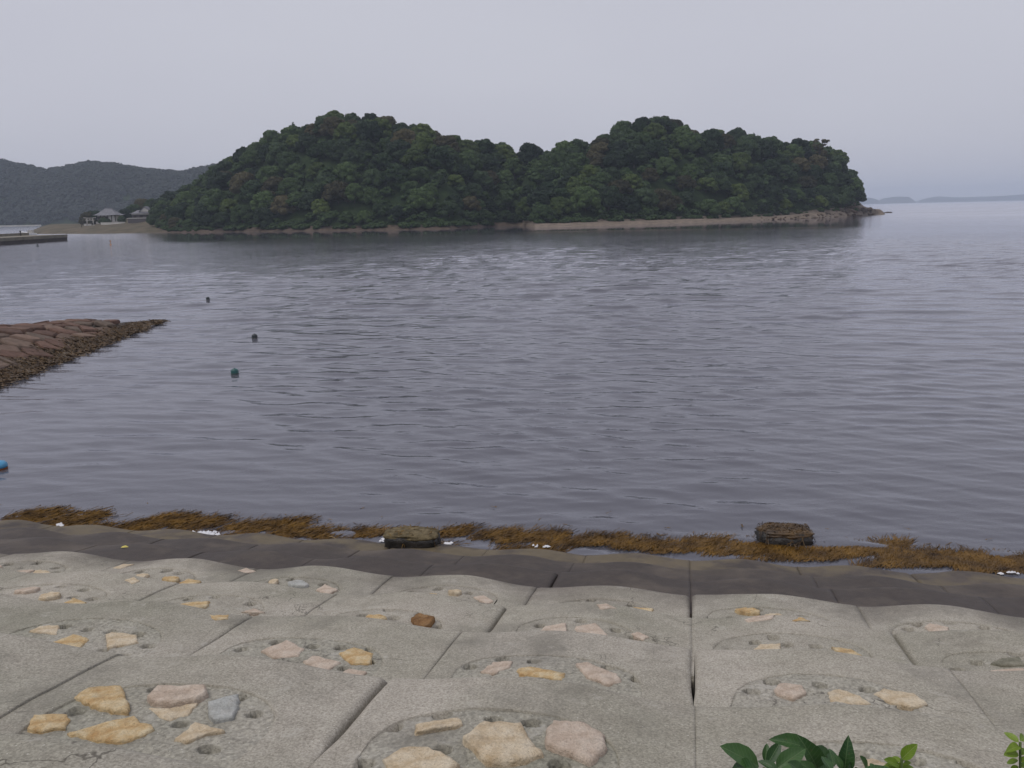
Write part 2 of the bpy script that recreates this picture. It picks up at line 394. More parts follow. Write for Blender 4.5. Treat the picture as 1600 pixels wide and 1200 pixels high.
def m_water():
    t = NT('sea_water'); v = t.coord('World')
    s3 = t.sep(v)
    dist = t.math('SQRT', t.math('ADD', t.math('MULTIPLY', s3[0], s3[0]), t.math('MULTIPLY', s3[1], s3[1])))
    mp = t.node('ShaderNodeMapping'); t.l.new(v, mp.inputs['Vector']); mp.inputs['Rotation'].default_value = (0, 0, math.radians(-13))
    vr = mp.outputs['Vector']
    n_a = t.noise(vr, 1.0, 3, 0.6, (1.6, 4.2, 1))       # small ripples
    n_b = t.noise(vr, 1.0, 3, 0.55, (0.22, 0.75, 1))    # longer waves, carry the look far away
    n_c = t.noise(vr, 1.0, 2, 0.5, (0.05, 0.16, 1))
    patch = t.range(t.noise(v, 0.011, 3), 0.40, 0.60, 0.55, 1.0)
    fa = t.range(dist, 30, 160, 0.30, 0.55)
    fb = t.math('MULTIPLY', t.range(dist, 40, 170, 0.0, 1.0), t.range(dist, 150, 280, 1.0, 0.30))
    fc = t.range(dist, 200, 800, 0.0, 1.0)
    h = t.math('ADD', t.math('MULTIPLY', n_a, t.math('MULTIPLY', fa, 0.050)), t.math('MULTIPLY', n_b, t.math('MULTIPLY', fb, 0.38)))
    h = t.math('ADD', h, t.math('MULTIPLY', n_c, t.math('MULTIPLY', fc, 0.9)))
    lee = t.math('MULTIPLY', t.range(dist, 300, 345), t.math('MULTIPLY', t.range(t.math('DIVIDE', s3[0], s3[1]), 0.44, 0.36), t.range(t.math('DIVIDE', s3[0], s3[1]), -0.42, -0.36)))   # calm water under the island
    h = t.math('MULTIPLY', t.math('MULTIPLY', h, patch), t.range(lee, 0, 1, 1.0, 0.05))
    nd = t.node('ShaderNodeBump', Strength=1.0, Distance=1.0); t.l.new(h, nd.inputs['Height'])
    nrm = nd.outputs['Normal']
    fr = t.node('ShaderNodeFresnel', IOR=1.33); t.l.new(nrm, fr.inputs['Normal'])
    gl = t.node('ShaderNodeBsdfGlossy'); gl.inputs['Color'].default_value = (0.96, 0.96, 1, 1)
    t.l.new(t.math('MULTIPLY', t.range(dist, 20, 600, 0.02, 0.18), t.range(lee, 0, 1, 1.0, 0.2)), gl.inputs['Roughness']); t.l.new(nrm, gl.inputs['Normal'])
    tr = t.node('ShaderNodeBsdfTransparent'); tr.inputs['Color'].default_value = (0.50, 0.46, 0.40, 1)
    df = t.node('ShaderNodeBsdfDiffuse'); df.inputs['Color'].default_value = (0.130, 0.130, 0.155, 1)
    m1 = t.node('ShaderNodeMixShader'); m1.inputs[0].default_value = 0.72
    t.l.new(tr.outputs[0], m1.inputs[1]); t.l.new(df.outputs[0], m1.inputs[2])
    m2 = t.node('ShaderNodeMixShader'); t.l.new(fr.outputs[0], m2.inputs[0])
    t.l.new(m1.outputs[0], m2.inputs[1]); t.l.new(gl.outputs[0], m2.inputs[2])
    t.l.new(m2.outputs[0], t.out.inputs['Surface']); return t.m
M['water'] = m_water()

# ------------------------------------------------------------------ sea
def build_sea():
    dense = np.linspace(-0.66, 0.66, 400)
    left = -np.linspace(1.9, 0.68, 24); right = np.linspace(0.68, 1.9, 24)
    ang = np.concatenate([left, dense, right])
    r1 = 12.0 * 1.0037 ** np.arange(0, 860)
    r2 = r1[-1] * 1.06 ** np.arange(1, 80)
    r2 = r2[r2 < 11000]; r = np.concatenate([r1, r2, [11500.0]])
    A, Rr = np.meshgrid(ang, r)
    X = Rr * np.sin(A); Y = Rr * np.cos(A)
    Z = np.zeros_like(X); DX = np.zeros_like(X); DY = np.zeros_like(X)
    g = np.random.default_rng(4)
    th0 = math.radians(77)                       # waves run ashore; crests nearly along the shore
    dr = np.gradient(r)[:, None] * np.ones_like(X)
    # gusts: patches of rougher and calmer water
    gust = 0.45 + 0.9 * VN(X / 38 + 7, Y / 55 + 3) * (0.6 + 0.8 * VN2(X / 11, Y / 17))
    gust *= 0.55 + 0.45 * smooth01((Rr - 20) / 22)
    gust *= 0.55 + 0.45 * smooth01((X + 0.28 * Y + 6) / 16)    # lee of the stone jetty on the left
    for i in range(84):
        lam = 0.32 * (3.0 / 0.32) ** g.random()
        th = th0 + g.normal(0, 0.36)
        k = 2 * PI / lam; ph = g.random() * 2 * PI
        amp = 0.0150 * lam / (2 * PI) * (0.8 if lam > 1.3 else 1.0)
        fade = smooth01((lam / (2.2 * dr) - 0.8))
        # wave groups so that crests break up into short streaks
        grp = 0.25 + 2.3 * VN2(X / (4 + 3 * lam) + i * 3.1, Y / (3 + 2 * lam) + i * 1.7) ** 2.0
        c, s = math.cos(th), math.sin(th)
        q = k * (X * c + Y * s) + ph
        a = amp * fade * grp * gust
        Z += a * np.cos(q); DX -= a * 1.5 * c * np.sin(q); DY -= a * 1.5 * s * np.sin(q)
    far = smooth01((Rr - 34) / 45) * smooth01((250 - Rr) / 140)
    for i in range(46):                           # longer wind waves farther out
        lam = 1.8 * (6.5 / 1.8) ** g.random(); th = th0 + g.normal(0, 0.30); k = 2 * PI / lam; ph = g.random() * 2 * PI
        fade = smooth01((lam / (2.2 * dr) - 0.8)); c, s = math.cos(th), math.sin(th); q = k * (X * c + Y * s) + ph
        a = 0.0165 * lam / (2 * PI) * fade * far * (0.15 + 2.6 * VN(X / (6 + 2.5 * lam) + i * 2.3, Y / (4 + 2 * lam) + i * 5.1) ** 2) * gust
        Z += a * np.cos(q); DX -= a * 1.4 * c * np.sin(q); DY -= a * 1.4 * s * np.sin(q)
    ed = smooth01((Rr - 12.5) / 2) * (np.abs(A) < 0.67)
    V = np.stack([(X + DX * ed), (Y + DY * ed), Z * ed], -1).reshape(-1, 3)
    o = obj('sea', V, grid_faces(len(r), len(ang)), M['water'], None, (0, 0, 0), True)
    tag(o, 'calm grey violet sea with small ripples filling the bay', 'sea', kind='structure')
build_sea()
def flat(name, x0, x1, y0, y1, z, mat, label):
    o = obj(name, [(x0, y0, z), (x1, y0, z), (x1, y1, z), (x0, y1, z)], [[0, 1, 2, 3]], mat)
    tag(o, label, name.replace('_', ' '), kind='structure'); return o
flat('seabed', -11700, 11700, -11500, 11700, -3.6, M['seabed'], 'dark muddy bed under the water of the bay')

# ------------------------------------------------------------------ revetment of domed, stepped concrete blocks
TH = math.radians(11.5)
EU = np.array([math.sin(TH), math.cos(TH)]); ES = np.array([math.cos(TH), -math.sin(TH)])
BW, BP, S0, U0 = 2.27, 2.17, -2.19, 3.94
SLOPE, USHORE, STEP, DOME = 0.324, 19.5, 0.47, 0.105
_t = np.linspace(0, 1, 400, endpoint=False)
_p = np.where(_t < 0.87, STEP * (_t / 0.87 - 0.5), STEP * (0.5 - smooth01((_t - 0.87) / 0.13)))
_k = np.exp(-0.5 * ((np.arange(400) - 200) / 7.0) ** 2); _k /= _k.sum()
_p = np.real(np.fft.ifft(np.fft.fft(_p) * np.fft.fft(np.fft.ifftshift(_k))))
def rev_z(s, u):
    s = np.asarray(s, float); u = np.asarray(u, float)
    t = (u - U0) / BP; r = np.floor(t); t = t - r
    q = (s - S0) / BW; kk = np.floor(q); q = 2 * (q - kk) - 1
    prof = np.interp(t, np.append(_t, 1.0), np.append(_p, _p[0]))
    w = (prof / STEP + 0.5)
    z = SLOPE * (USHORE - u) + prof
    z -= DOME * 0.5 * (1 - np.cos(PI * q)) * (0.04 + 0.96 * w ** 2)
    z += 0.035 * (VN(s * 0.9 + 11, u * 0.9) - 0.5) + 0.012 * (VN2(s * 3.1, u * 3.3) - 0.5)
    z += 0.05 * (VN2(kk * 1.37 + 3, r * 1.71 + 9) - 0.5) * 0.6
    return z
def su_to_w(s, u, z):
    s = np.asarray(s, float); u = np.asarray(u, float)
    return np.stack([s * ES[0] + u * EU[0], s * ES[1] + u * EU[1], np.asarray(z, float) + 0 * s], -1)
def w_to_su(p): return float(p[0] * ES[0] + p[1] * ES[1]), float(p[0] * EU[0] + p[1] * EU[1])
def hit_rev(px, py):
    """where the line of sight of a photograph pixel meets the revetment"""
    d = ray(px, py)
    t = np.linspace(2.0, 40, 6000); P = _C + d * t[:, None]
    s = P[:, :2] @ ES; u = P[:, :2] @ EU
    below = np.nonzero(P[:, 2] < rev_z(s, u))[0]
    i = below[0] if len(below) else 0
    return s[i], u[i]
PA, PB, PT, PS = 0.350 * BW, 0.29 * BP, 0.34, 0.455      # inset panel half-axes and its place on the tread
def panel_var(r, k):
    if r == 0: return 1.0, 1.0, 0.0
    q = random.Random(r * 53 + k * 17 + 1); return q.uniform(0.84, 1.04), q.uniform(0.80, 1.04), q.uniform(-0.16, 0.16)
def panel_f(s, u, r, k):
    va, vb, sk = panel_var(r, k)
    du = (u - (U0 + (r + PT) * BP)) / (PB * vb); ds = (s - (S0 + (k + PS) * BW)) / (PA * va) + sk * du
    return np.abs(ds) ** 2.5 + np.abs(du) ** 2.5

rev_root = empty('revetment', (0, 0, 0))
tag(rev_root, 'sloping concrete block revetment with inset stones stepping down into the sea', 'sea wall')
ORIG = (0, 0, 0)
BLOCK = {}; HOLES = {}
POLY_PX = []                     # (material, outline in photograph pixels, height)
def zpoly(mat, o, sc, pts, h=0.05): POLY_PX.append((mat, [(o[0] + x / sc, o[1] + y / sc) for x, y in pts], h))
a0, c0 = (0, 1040), 3.81
zpoly('stone_yellow', a0, c0, [(440, 190), (520, 130), (720, 122), (770, 230), (770, 290), (700, 285), (600, 270), (510, 230)], 0.07)
zpoly('stone_pink', a0, c0, [(875, 200), (940, 145), (1230, 150), (1240, 190), (1180, 220), (1010, 240), (900, 230)], 0.10)
zpoly('stone_cream', a0, c0, [(885, 250), (1010, 252), (1180, 228), (1120, 290), (1010, 320), (950, 300)], 0.03)
zpoly('stone_white', a0, c0, [(1240, 240), (1420, 190), (1425, 250), (1390, 310), (1270, 335), (1245, 300)], 0.07)
zpoly('stone_yellow', a0, c0, [(160, 385), (200, 295), (400, 290), (425, 320), (390, 370), (230, 395)])
zpoly('stone_yellow', a0, c0, [(400, 405), (620, 340), (800, 310), (830, 350), (910, 360), (920, 385), (860, 415), (720, 455), (560, 440)])
zpoly('stone_cream', a0, c0, [(1040, 440), (1160, 345), (1340, 390), (1250, 405), (1110, 455)], 0.05)
a1, c1 = (500, 780), 2.857
zpoly('stone_cream', a1, c1, [(425, 1010), (620, 980), (640, 1010), (430, 1050)], 0.06)
zpoly('stone_cream', a1, c1, [(635, 1080), (730, 1010), (900, 1010), (940, 1080), (1000, 1145), (850, 1180), (740, 1180), (690, 1130)], 0.09)
zpoly('stone_pink', a1, c1, [(1010, 1040), (1040, 1005), (1180, 1010), (1270, 1060), (1285, 1110), (1200, 1185), (1130, 1150), (1010, 1110)], 0.09)
zpoly('stone_cream', a1, c1, [(275, 1150), (360, 1100), (480, 1110), (560, 1150), (625, 1200), (560, 1260), (330, 1260)], 0.06)
zpoly('stone_pink', a1, c1, [(715, 772), (770, 730), (860, 725), (850, 752), (770, 782)])
zpoly('stone_yellow', a1, c1, [(882, 755), (940, 750), (1097, 775), (1080, 805), (890, 785)], 0.05)
zpoly('stone_pink', a1, c1, [(1140, 745), (1190, 735), (1330, 780), (1345, 810), (1290, 830), (1190, 800)], 0.06)
zpoly('stone_yellow', a1, c1, [(85, 690), (150, 665), (240, 690), (220, 735), (140, 735)])
zpoly('stone_pink', a1, c1, [(-75, 725), (-30, 702), (95, 732), (10, 775)], 0.05)
zpoly('stone_pink', a1, c1, [(60, 800), (130, 758), (212, 772), (170, 805)], 0.05)
zpoly('stone_brown', a1, c1, [(405, 545), (440, 528), (515, 545), (480, 582), (430, 580)], 0.12)
zpoly('stone_pink', a1, c1, [(975, 595), (1000, 568), (1100, 562), (1102, 600)], 0.06)
zpoly('stone_pink', a1, c1, [(1140, 570), (1230, 556), (1300, 612), (1230, 612), (1140, 598)], 0.04)
zpoly('stone_pink', a1, c1, [(1388, 605), (1420, 592), (1470, 615), (1440, 632)], 0.05)
zpoly('stone_yellow', a1, c1, [(1085, 465), (1130, 452), (1210, 458), (1180, 478), (1100, 478)], 0.06)
zpoly('stone_pink', a1, c1, [(1235, 475), (1280, 462), (1330, 485), (1250, 492)], 0.05)
zpoly('stone_yellow', a1, c1, [(1345, 485), (1385, 460), (1490, 492), (1480, 512)], 0.07)
zpoly('stone_pink', a1, c1, [(685, 440), (730, 432), (775, 455), (740, 468)], 0.06)
zpoly('stone_yellow', a1, c1, [(415, 430), (470, 415), (525, 428), (500, 437)], 0.05)
a2, c2 = (0, 780), 2.857
zpoly('stone_pink', a2, c2, [(1165, 682), (1280, 635), (1360, 670), (1330, 700), (1220, 710)], 0.05)
zpoly('stone_cream', a2, c2, [(130, 592), (180, 570), (265, 568), (255, 602)], 0.05)
zpoly('stone_yellow', a2, c2, [(188, 662), (330, 610), (400, 630), (330, 686)], 0.06)
zpoly('stone_cream', a2, c2, [(470, 612), (500, 600), (612, 610), (620, 640), (480, 668)], 0.06)
zpoly('stone_cream', a2, c2, [(395, 688), (440, 682), (438, 698)], 0.03)
zpoly('stone_yellow', a2, c2, [(760, 487), (850, 470), (940, 468), (925, 492), (870, 508)], 0.08)
zpoly('stone_yellow', a2, c2, [(925, 515), (1030, 508), (1020, 535), (960, 545)], 0.04)
zpoly('stone_pink', a2, c2, [(1075, 508), (1130, 488), (1185, 508)], 0.05)
zpoly('stone_yellow', a2, c2, [(285, 468), (330, 446), (388, 465), (350, 482)], 0.05)
zpoly('stone_yellow', a2, c2, [(800, 380), (840, 362), (900, 372), (850, 392)], 0.08)
zpoly('stone_cream', a2, c2, [(555, 365), (600, 352), (625, 365), (590, 378)], 0.05)
zpoly('stone_pink', a2, c2, [(1410, 410), (1450, 388), (1510, 408), (1460, 428)], 0.07)
zpoly('stone_pink', a2, c2, [(1060, 322), (1100, 308), (1142, 322), (1100, 330)], 0.05)
zpoly('stone_cream', a2, c2, [(500, 308), (550, 285), (600, 292), (540, 312)], 0.05)
a3, c3 = (1040, 780), 2.857
zpoly('stone_pink', a3, c3, [(485, 850), (510, 825), (610, 840), (630, 870), (570, 895), (500, 875)], 0.06)
zpoly('stone_cream', a3, c3, [(725, 862), (770, 850), (870, 880), (920, 912), (740, 908)], 0.04)
zpoly('stone_cream', a3, c3, [(925, 870), (970, 848), (1110, 870), (1170, 920), (1110, 935), (1000, 915)], 0.06)
zpoly('stone_cream', a3, c3, [(385, 682), (420, 655), (512, 650), (510, 685), (400, 700)], 0.06)
zpoly('stone_yellow', a3, c3, [(740, 670), (820, 660), (880, 700), (800, 710)], 0.06)
zpoly('stone_pink', a3, c3, [(348, 530), (380, 518), (488, 528), (470, 545), (370, 545)], 0.05)
zpoly('stone_yellow', a3, c3, [(565, 545), (600, 522), (645, 545)], 0.05)
zpoly('stone_pink', a3, c3, [(1155, 572), (1180, 562), (1265, 580), (1260, 600), (1180, 590)], 0.06)
zpoly('stone_yellow', a3, c3, [(1410, 585), (1440, 570), (1560, 590), (1540, 602)], 0.06)
zpoly('stone_olive', a3, c3, [(1450, 735), (1500, 712), (1580, 706), (1610, 745), (1500, 745)], 0.05)
zpoly('stone_pink', a3, c3, [(1450, 765), (1600, 758), (1600, 785), (1480, 785)], 0.03)
zpoly('stone_cream', a3, c3, [(880, 1165), (920, 1160), (1000, 1190), (960, 1215), (900, 1200)], 0.05)
HOLE_PX = [(60 / c0, 1040 + 455 / c0), (235 / c0, 1040 + 470 / c0), (430 / c0, 1040 + 495 / c0), (635 / c0, 1040 + 515 / c0), (915 / c0, 1040 + 555 / c0), (1245 / c0, 1040 + 490 / c0), (1075 / c0, 1040 + 342 / c0), (455 / c0, 1040 + 265 / c0), (70 / c0, 1040 + 345 / c0), (345 / c0, 1040 + 172 / c0), (930 / c0, 1040 + 132 / c0), (1420 / c0, 1040 + 180 / c0), (1515 / c0, 1040 + 280 / c0)]
HOLE_PX += [(500 + x / c1, 780 + y / c1) for x, y in [(325, 1015), (545, 960), (775, 980), (940, 995), (1215, 1018), (1365, 1115), (1070, 1180), (545, 1115), (195, 1175), (670, 745), (815, 712), (955, 722), (1285, 748), (1415, 800), (230, 668), (95, 660), (110, 755), (225, 815), (195, 517), (330, 527), (950, 595), (1320, 585), (1530, 635)]]
HOLE_PX += [(x / c2, 780 + y / c2) for x, y in [(1075, 668), (1235, 637), (1395, 655), (390, 580), (495, 590), (615, 602), (660, 655), (450, 678), (150, 640), (1085, 540), (1245, 517), (330, 435), (410, 443), (435, 467)]]
HOLE_PX += [(1040 + x / c3, 780 + y / c3) for x, y in [(387, 858), (690, 828), (900, 848), (1195, 915), (315, 697), (400, 640), (545, 647), (670, 655), (950, 712), (1390, 728), (1110, 1160), (1350, 1175), (295, 527), (620, 522), (820, 565), (1085, 580)]]
for hx, hy in HOLE_PX:
    s, u = hit_rev(hx, hy)
    r, k = int(math.floor((u - U0) / BP)), int(math.floor((s - S0) / BW))
    HOLES.setdefault((r, k), []).append((s, u))
STONE_KEYS = {}
for mt, pts, hh in POLY_PX:
    cs, cu = hit_rev(sum(x for x, _ in pts) / len(pts), sum(y for _, y in pts) / len(pts) + 1.5)
    r, k = int(math.floor((cu - U0) / BP)), int(math.floor((cs - S0) / BW))
    if (cu - U0) / BP - r > 0.80: r += 1; cu = U0 + (r + 0.30) * BP        # seen over the nose of the block in front
    cz = float(rev_z(cs, cu)); su = []
    for x, y in pts:
        d = ray(x, y); t = (cz + 0.11 * cu - CAM_H) / (d[2] + 0.11 * (d[0] * EU[0] + d[1] * EU[1])); p = _C + d * t
        a, b = w_to_su(p); su.append((a, cu + max(-0.36, min(0.36, b - cu))))
    lo, hi = U0 + (r + 0.05) * BP, U0 + (r + 0.84) * BP          # stay on one tread
    su = [(p[0], min(max(p[1], lo), hi)) for p in su]
    STONE_KEYS.setdefault((min(r, 3), k), []).append((mt, su, hh * 0.62))

def block_cells():
    for r in range(-1, 11):
        uc = U0 + (r + 0.5) * BP
        half = uc * 0.64 + 3.2
        mid = -uc * math.tan(TH)            # the camera axis in shore coordinates
        for k in range(-14, 12):
            sc = S0 + (k + 0.5) * BW
            if abs(sc - mid) < half + 0.8: yield r, k
rb = random.Random(21)
OPEN = {(0, 0): 1.0, (1, 1): 0.9, (1, -1): 0.6, (1, 0): 0.25, (2, 0): 1.0, (2, 2): 1.0, (3, 1): 0.9, (4, 0): 1.0, (0, 1): 0.0, (2, 1): 0.0, (3, 0): 0.3, (3, 2): 0.2}
def joint_open(r, k):
    if (r, k) in OPEN: return OPEN[(r, k)]
    q = random.Random(r * 101 + k * 7 + 3).random(); return 0.0 if q < 0.6 else (q - 0.6) * 1.6
for r, k in block_cells():
    s_a, s_b = S0 + k * BW + 0.0002, S0 + (k + 1) * BW - 0.0002
    u_a, u_b = U0 + r * BP + 0.002, U0 + (r + 1) * BP - 0.002
    step = {-1: 0.06, 0: 0.02, 1: 0.024, 2: 0.04}.get(r, 0.06 if r < 8 else 0.12)
    ns = int((s_b - s_a) / step); nu = int((u_b - u_a) / step)
    ss = np.linspace(s_a, s_b, ns); uu = np.linspace(u_a, u_b, nu)
    Sg, Ug = np.meshgrid(ss, uu)
    Z = rev_z(Sg, Ug)
    # joints: mortared shut on most of their length, open towards the nose of the block
    tt = smooth01(((Ug - u_a) / BP - 0.22) / 0.25)
    for side, key in ((-1, (r, k)), (1, (r, k + 1))):
        op = joint_open(*key); ed = (Sg - s_a) if side < 0 else (s_b - Sg)
        gap = 0.019 * op * tt
        Sg = Sg - side * gap * np.clip(1 - ed / 0.30, 0, 1)
        Z -= (0.035 * op * tt) * np.clip(1 - ed / (0.02 + 0.04 * op), 0, 1) ** 2
    has_panel = r < 4
    if has_panel:                         # snap the grid to the rim of the inset panel, then sink what lies inside
        pcs, pcu = S0 + (k + PS) * BW, U0 + (r + PT) * BP
        fr = np.maximum(panel_f(Sg, Ug, r, k), 1e-6) ** (1 / 2.5); rad = np.hypot(Sg - pcs, Ug - pcu)
        dist = rad * (1 - 1 / fr); snap = np.abs(dist) < step * 0.72
        inside = (fr < 1) & ~snap
        Sg = np.where(snap, pcs + (Sg - pcs) / fr, Sg); Ug = np.where(snap, pcu + (Ug - pcu) / fr, Ug)
        Z = np.where(snap, rev_z(Sg, Ug), Z) - np.where(inside, 0.40, 0.0)
    V = su_to_w(Sg, Ug, Z).reshape(-1, 3)
    F = [grid_faces(nu, ns)]
    # skirt round the block, down into the bed
    idx = np.arange(nu * ns).reshape(nu, ns)
    ring = np.concatenate([idx[0, :], idx[1:, -1], idx[-1, -2::-1], idx[-2:0:-1, 0]])
    low = V[ring].copy(); low[:, 2] -= 0.55
    nb = len(V); V = np.concatenate([V, low]); n = len(ring); j = np.arange(n); j2 = (j + 1) % n
    F.append(np.stack([ring[j2], ring[j], nb + j, nb + j2], 1))
    c = su_to_w((s_a + s_b) / 2, (u_a + u_b) / 2, 0)
    o_c = (float(c[0]), float(c[1]), float(SLOPE * (USHORE - (u_a + u_b) / 2) - 0.3))
    blk = obj('concrete_block', V, np.concatenate(F), M['concrete'], rev_root, o_c, True)
    BLOCK[(r, k)] = blk
    if not has_panel: continue
    holes = list(HOLES.get((r, k), []))
    if len(holes) < 9:                # weep holes round the rim where the photograph shows none clearly
        for q in range(9):
            a = 2 * PI * (q + rb.random() * 0.6) / 9
            p = (S0 + (k + PS) * BW + PA * 0.82 * math.cos(a), U0 + (r + PT) * BP + PB * 0.78 * math.sin(a))
            if all(math.hypot(p[0] - h[0], p[1] - h[1]) > 0.2 for h in holes): holes.append(p)
    pstep = {0: 0.0125, 1: 0.016, 2: 0.025}.get(r, 0.035)
    ns, nu = int(2 * PA / pstep), int(2 * PB / pstep)
    cs, cu = S0 + (k + PS) * BW, U0 + (r + PT) * BP
    Sg, Ug = np.meshgrid(np.linspace(cs - PA * 1.02, cs + PA * 1.02, ns), np.linspace(cu - PB * 1.02, cu + PB * 1.02, nu))
    f = panel_f(Sg, Ug, r, k)
    Z = rev_z(Sg, Ug) - (0.012 if r == 0 else 0.007) + 0.012 * (VN(Sg * 9, Ug * 9) - 0.5) + 0.010 * (VN2(Sg * 33, Ug * 33) - 0.5)
    for hs, hu in holes:
        ra, rc = rb.uniform(0.050, 0.066), rb.uniform(0.042, 0.056)
        d = np.sqrt(((Sg - hs) / ra) ** 2 + ((Ug - hu) / rc) ** 2)
        Z -= 0.30 * smooth01((1.10 - d) / 0.20)
    Z = np.where(f > 1.05, Z - 0.05, Z)
    V = su_to_w(Sg, Ug, Z).reshape(-1, 3); F = grid_faces(nu, ns)
    keep = (f.ravel()[F] < 1.08).any(1); F = F[keep]
    used = np.unique(F); remap = np.full(len(V), -1); remap[used] = np.arange(len(used))
    pz = float(rev_z(cs, cu)); pc = su_to_w(cs, cu, pz)
    obj('inset_panel', V[used], remap[F], M['aggregate' if r < 2 else 'concrete'], blk, tuple(float(x) for x in pc), True)

def stone_mesh(su, height, seed, inset=0.0):
    """an irregular slab standing proud of the panel: outline in shore coordinates"""
    g = random.Random(seed)
    cs = sum(p[0] for p in su) / len(su); cu = sum(p[1] for p in su) / len(su)
    out = []
    n = len(su)
    for i in range(n):
        a, b = su[i], su[(i + 1) % n]
        m = max(1, min(5, int(math.hypot(a[0] - b[0], a[1] - b[1]) / 0.035)))
        for q in range(m):
            t = q / m; j = 0.010 if q else 0.0
            out.append((a[0] + (b[0] - a[0]) * t + g.uniform(-j, j), a[1] + (b[1] - a[1]) * t + g.uniform(-j, j)))
    n = len(out); rings = []
    tx, ty = g.uniform(-0.05, 0.05), g.uniform(-0.05, 0.05)
    for f, h in ((1.03, -0.10), (1.0, 0.55), (0.955, 0.90), (0.84, 1.0), (0.45, 1.03)):
        R = []
        for (s, u) in out:
            s2, u2 = cs + (s - cs) * f, cu + (u - cu) * f
            z = float(rev_z(s2, u2)) - 0.02 + height * h + (s2 - cs) * tx + (u2 - cu) * ty if h > 0 else float(rev_z(s2, u2)) - 0.09
            if h > 0: z += g.uniform(-0.10, 0.10) * height; s2 += g.uniform(-0.004, 0.004); u2 += g.uniform(-0.004, 0.004)
            R.append((s2, u2, z))
        rings.append(R)
    V = [p for R in rings for p in R]; V.append((cs, cu, float(rev_z(cs, cu)) - 0.02 + height * 1.02))
    F = []
    for q in range(4):
        for i in range(n):
            i2 = (i + 1) % n; F.append([q * n + i, q * n + i2, (q + 1) * n + i2, (q + 1) * n + i])
    for i in range(n): F.append([4 * n + i, 4 * n + (i + 1) % n, 5 * n])
    V = np.array(V); W = su_to_w(V[:, 0], V[:, 1], V[:, 2])
    area = 0.5 * sum(out[i][0] * out[(i + 1) % n][1] - out[(i + 1) % n][0] * out[i][1] for i in range(n))
    if area > 0: F = [f[::-1] for f in F]
    F = [f[::-1] for f in F]
    c = su_to_w(cs, cu, float(rev_z(cs, cu)))
    return W, F, tuple(float(x) for x in c)
sd = 0
for (r, k), blk in BLOCK.items():
    if r > 3: continue
    lst = list(STONE_KEYS.get((r, k), []))
    placed = [(sum(p[0] for p in su) / len(su), sum(p[1] for p in su) / len(su)) for _, su, _ in lst]
    want = 0 if len(lst) >= (3 if r > 1 else 2) else (4 if r < 2 else 3)
    tries = 0
    while want > 0 and tries < 60:
        tries += 1
        a = rb.random() * 2 * PI; q = math.sqrt(rb.random()) * 0.66
        c = (S0 + (k + PS) * BW + PA * q * math.cos(a), U0 + (r + PT) * BP + PB * q * math.sin(a))
        if any(math.hypot((c[0] - p[0]), (c[1] - p[1])) < 0.36 for p in placed): continue
        if any(math.hypot((c[0] - p[0]), (c[1] - p[1])) < 0.2 for p in HOLES.get((r, k), [])): continue
        n = rb.randint(5, 8); ra, rc = rb.uniform(0.11, 0.19), rb.uniform(0.07, 0.12); off = rb.random() * PI
        su = []
        for i in range(n):
            an = 2 * PI * i / n + rb.uniform(-0.25, 0.25); x, y = ra * math.cos(an), rc * math.sin(an)
            su.append((c[0] + x * math.cos(off) - y * math.sin(off), c[1] + x * math.sin(off) + y * math.cos(off)))
        mt = rb.choice(['stone_pink', 'stone_cream', 'stone_yellow', 'stone_pink', 'stone_cream', 'stone_white'])
        lst.append((mt, su, rb.uniform(0.04, 0.08))); placed.append(c); want -= 1
    for mt, su, hh in lst:
        sd += 1
        V, F, c = stone_mesh(su, hh, sd)
        obj('stone', V, F, M[mt], blk, c, True)

# bank under the camera (out of the picture, carries the plants)
def bank():
    us = [-14, 1.75, 2.15, 2.15]; zs = [6.25, 6.25, 5.95, 4.6]
    ss = np.linspace(-9, 9, 40); V = []; 
    for u, z in zip(us, zs):
        for s in ss: V.append(su_to_w(s, u, z + (0.03 * math.sin(s * 5) if u < 2.1 else 0)))
    o = obj('bank', V, grid_faces(4, 40), M['soil'])
    tag(o, 'earth bank along the top of the revetment where the plants root', 'bank', kind='structure')
bank()

# ------------------------------------------------------------------ things at the water's edge
def ribbon_mesh(starts, dirs, lens, widths, zfun, seed, seg=6, wig=0.35, lift=0.05, twist=0.014):
    g = np.random.default_rng(seed); n = len(starts)
    P = np.zeros((n, seg + 1, 2)); P[:, 0] = starts
    ang = np.array(dirs)
    for i in range(seg):
        ang = ang + g.normal(0, wig, n)
        P[:, i + 1] = P[:, i] + (np.array(lens)[:, None] / seg) * np.stack([np.cos(ang), np.sin(ang)], 1)
    T = np.gradient(P, axis=1); T /= np.linalg.norm(T, axis=2, keepdims=True) + 1e-9
    N = np.stack([-T[..., 1], T[..., 0]], -1)
    w = np.array(widths)[:, None, None] * np.sin(np.linspace(0.5, 2.9, seg + 1))[None, :, None]
    L, Rt = P + N * w, P - N * w
    off = g.random(n)[:, None] * lift; tw = g.normal(0, twist, (n, seg + 1))
    ZL = zfun(L[..., 0], L[..., 1]) + off + tw; ZR = zfun(Rt[..., 0], Rt[..., 1]) + off - tw
    V = np.stack([np.concatenate([L, ZL[..., None]], -1), np.concatenate([Rt, ZR[..., None]], -1)], 2).reshape(-1, 3)
    b = (np.arange(n)[:, None] * (seg + 1) * 2 + np.arange(seg)[None, :] * 2).ravel()
    return V, np.stack([b, b + 1, b + 3, b + 2], 1)
def rev_world_z(x, y):
    s = x * ES[0] + y * ES[1]; u = x * EU[0] + y * EU[1]; return rev_z(s, u)
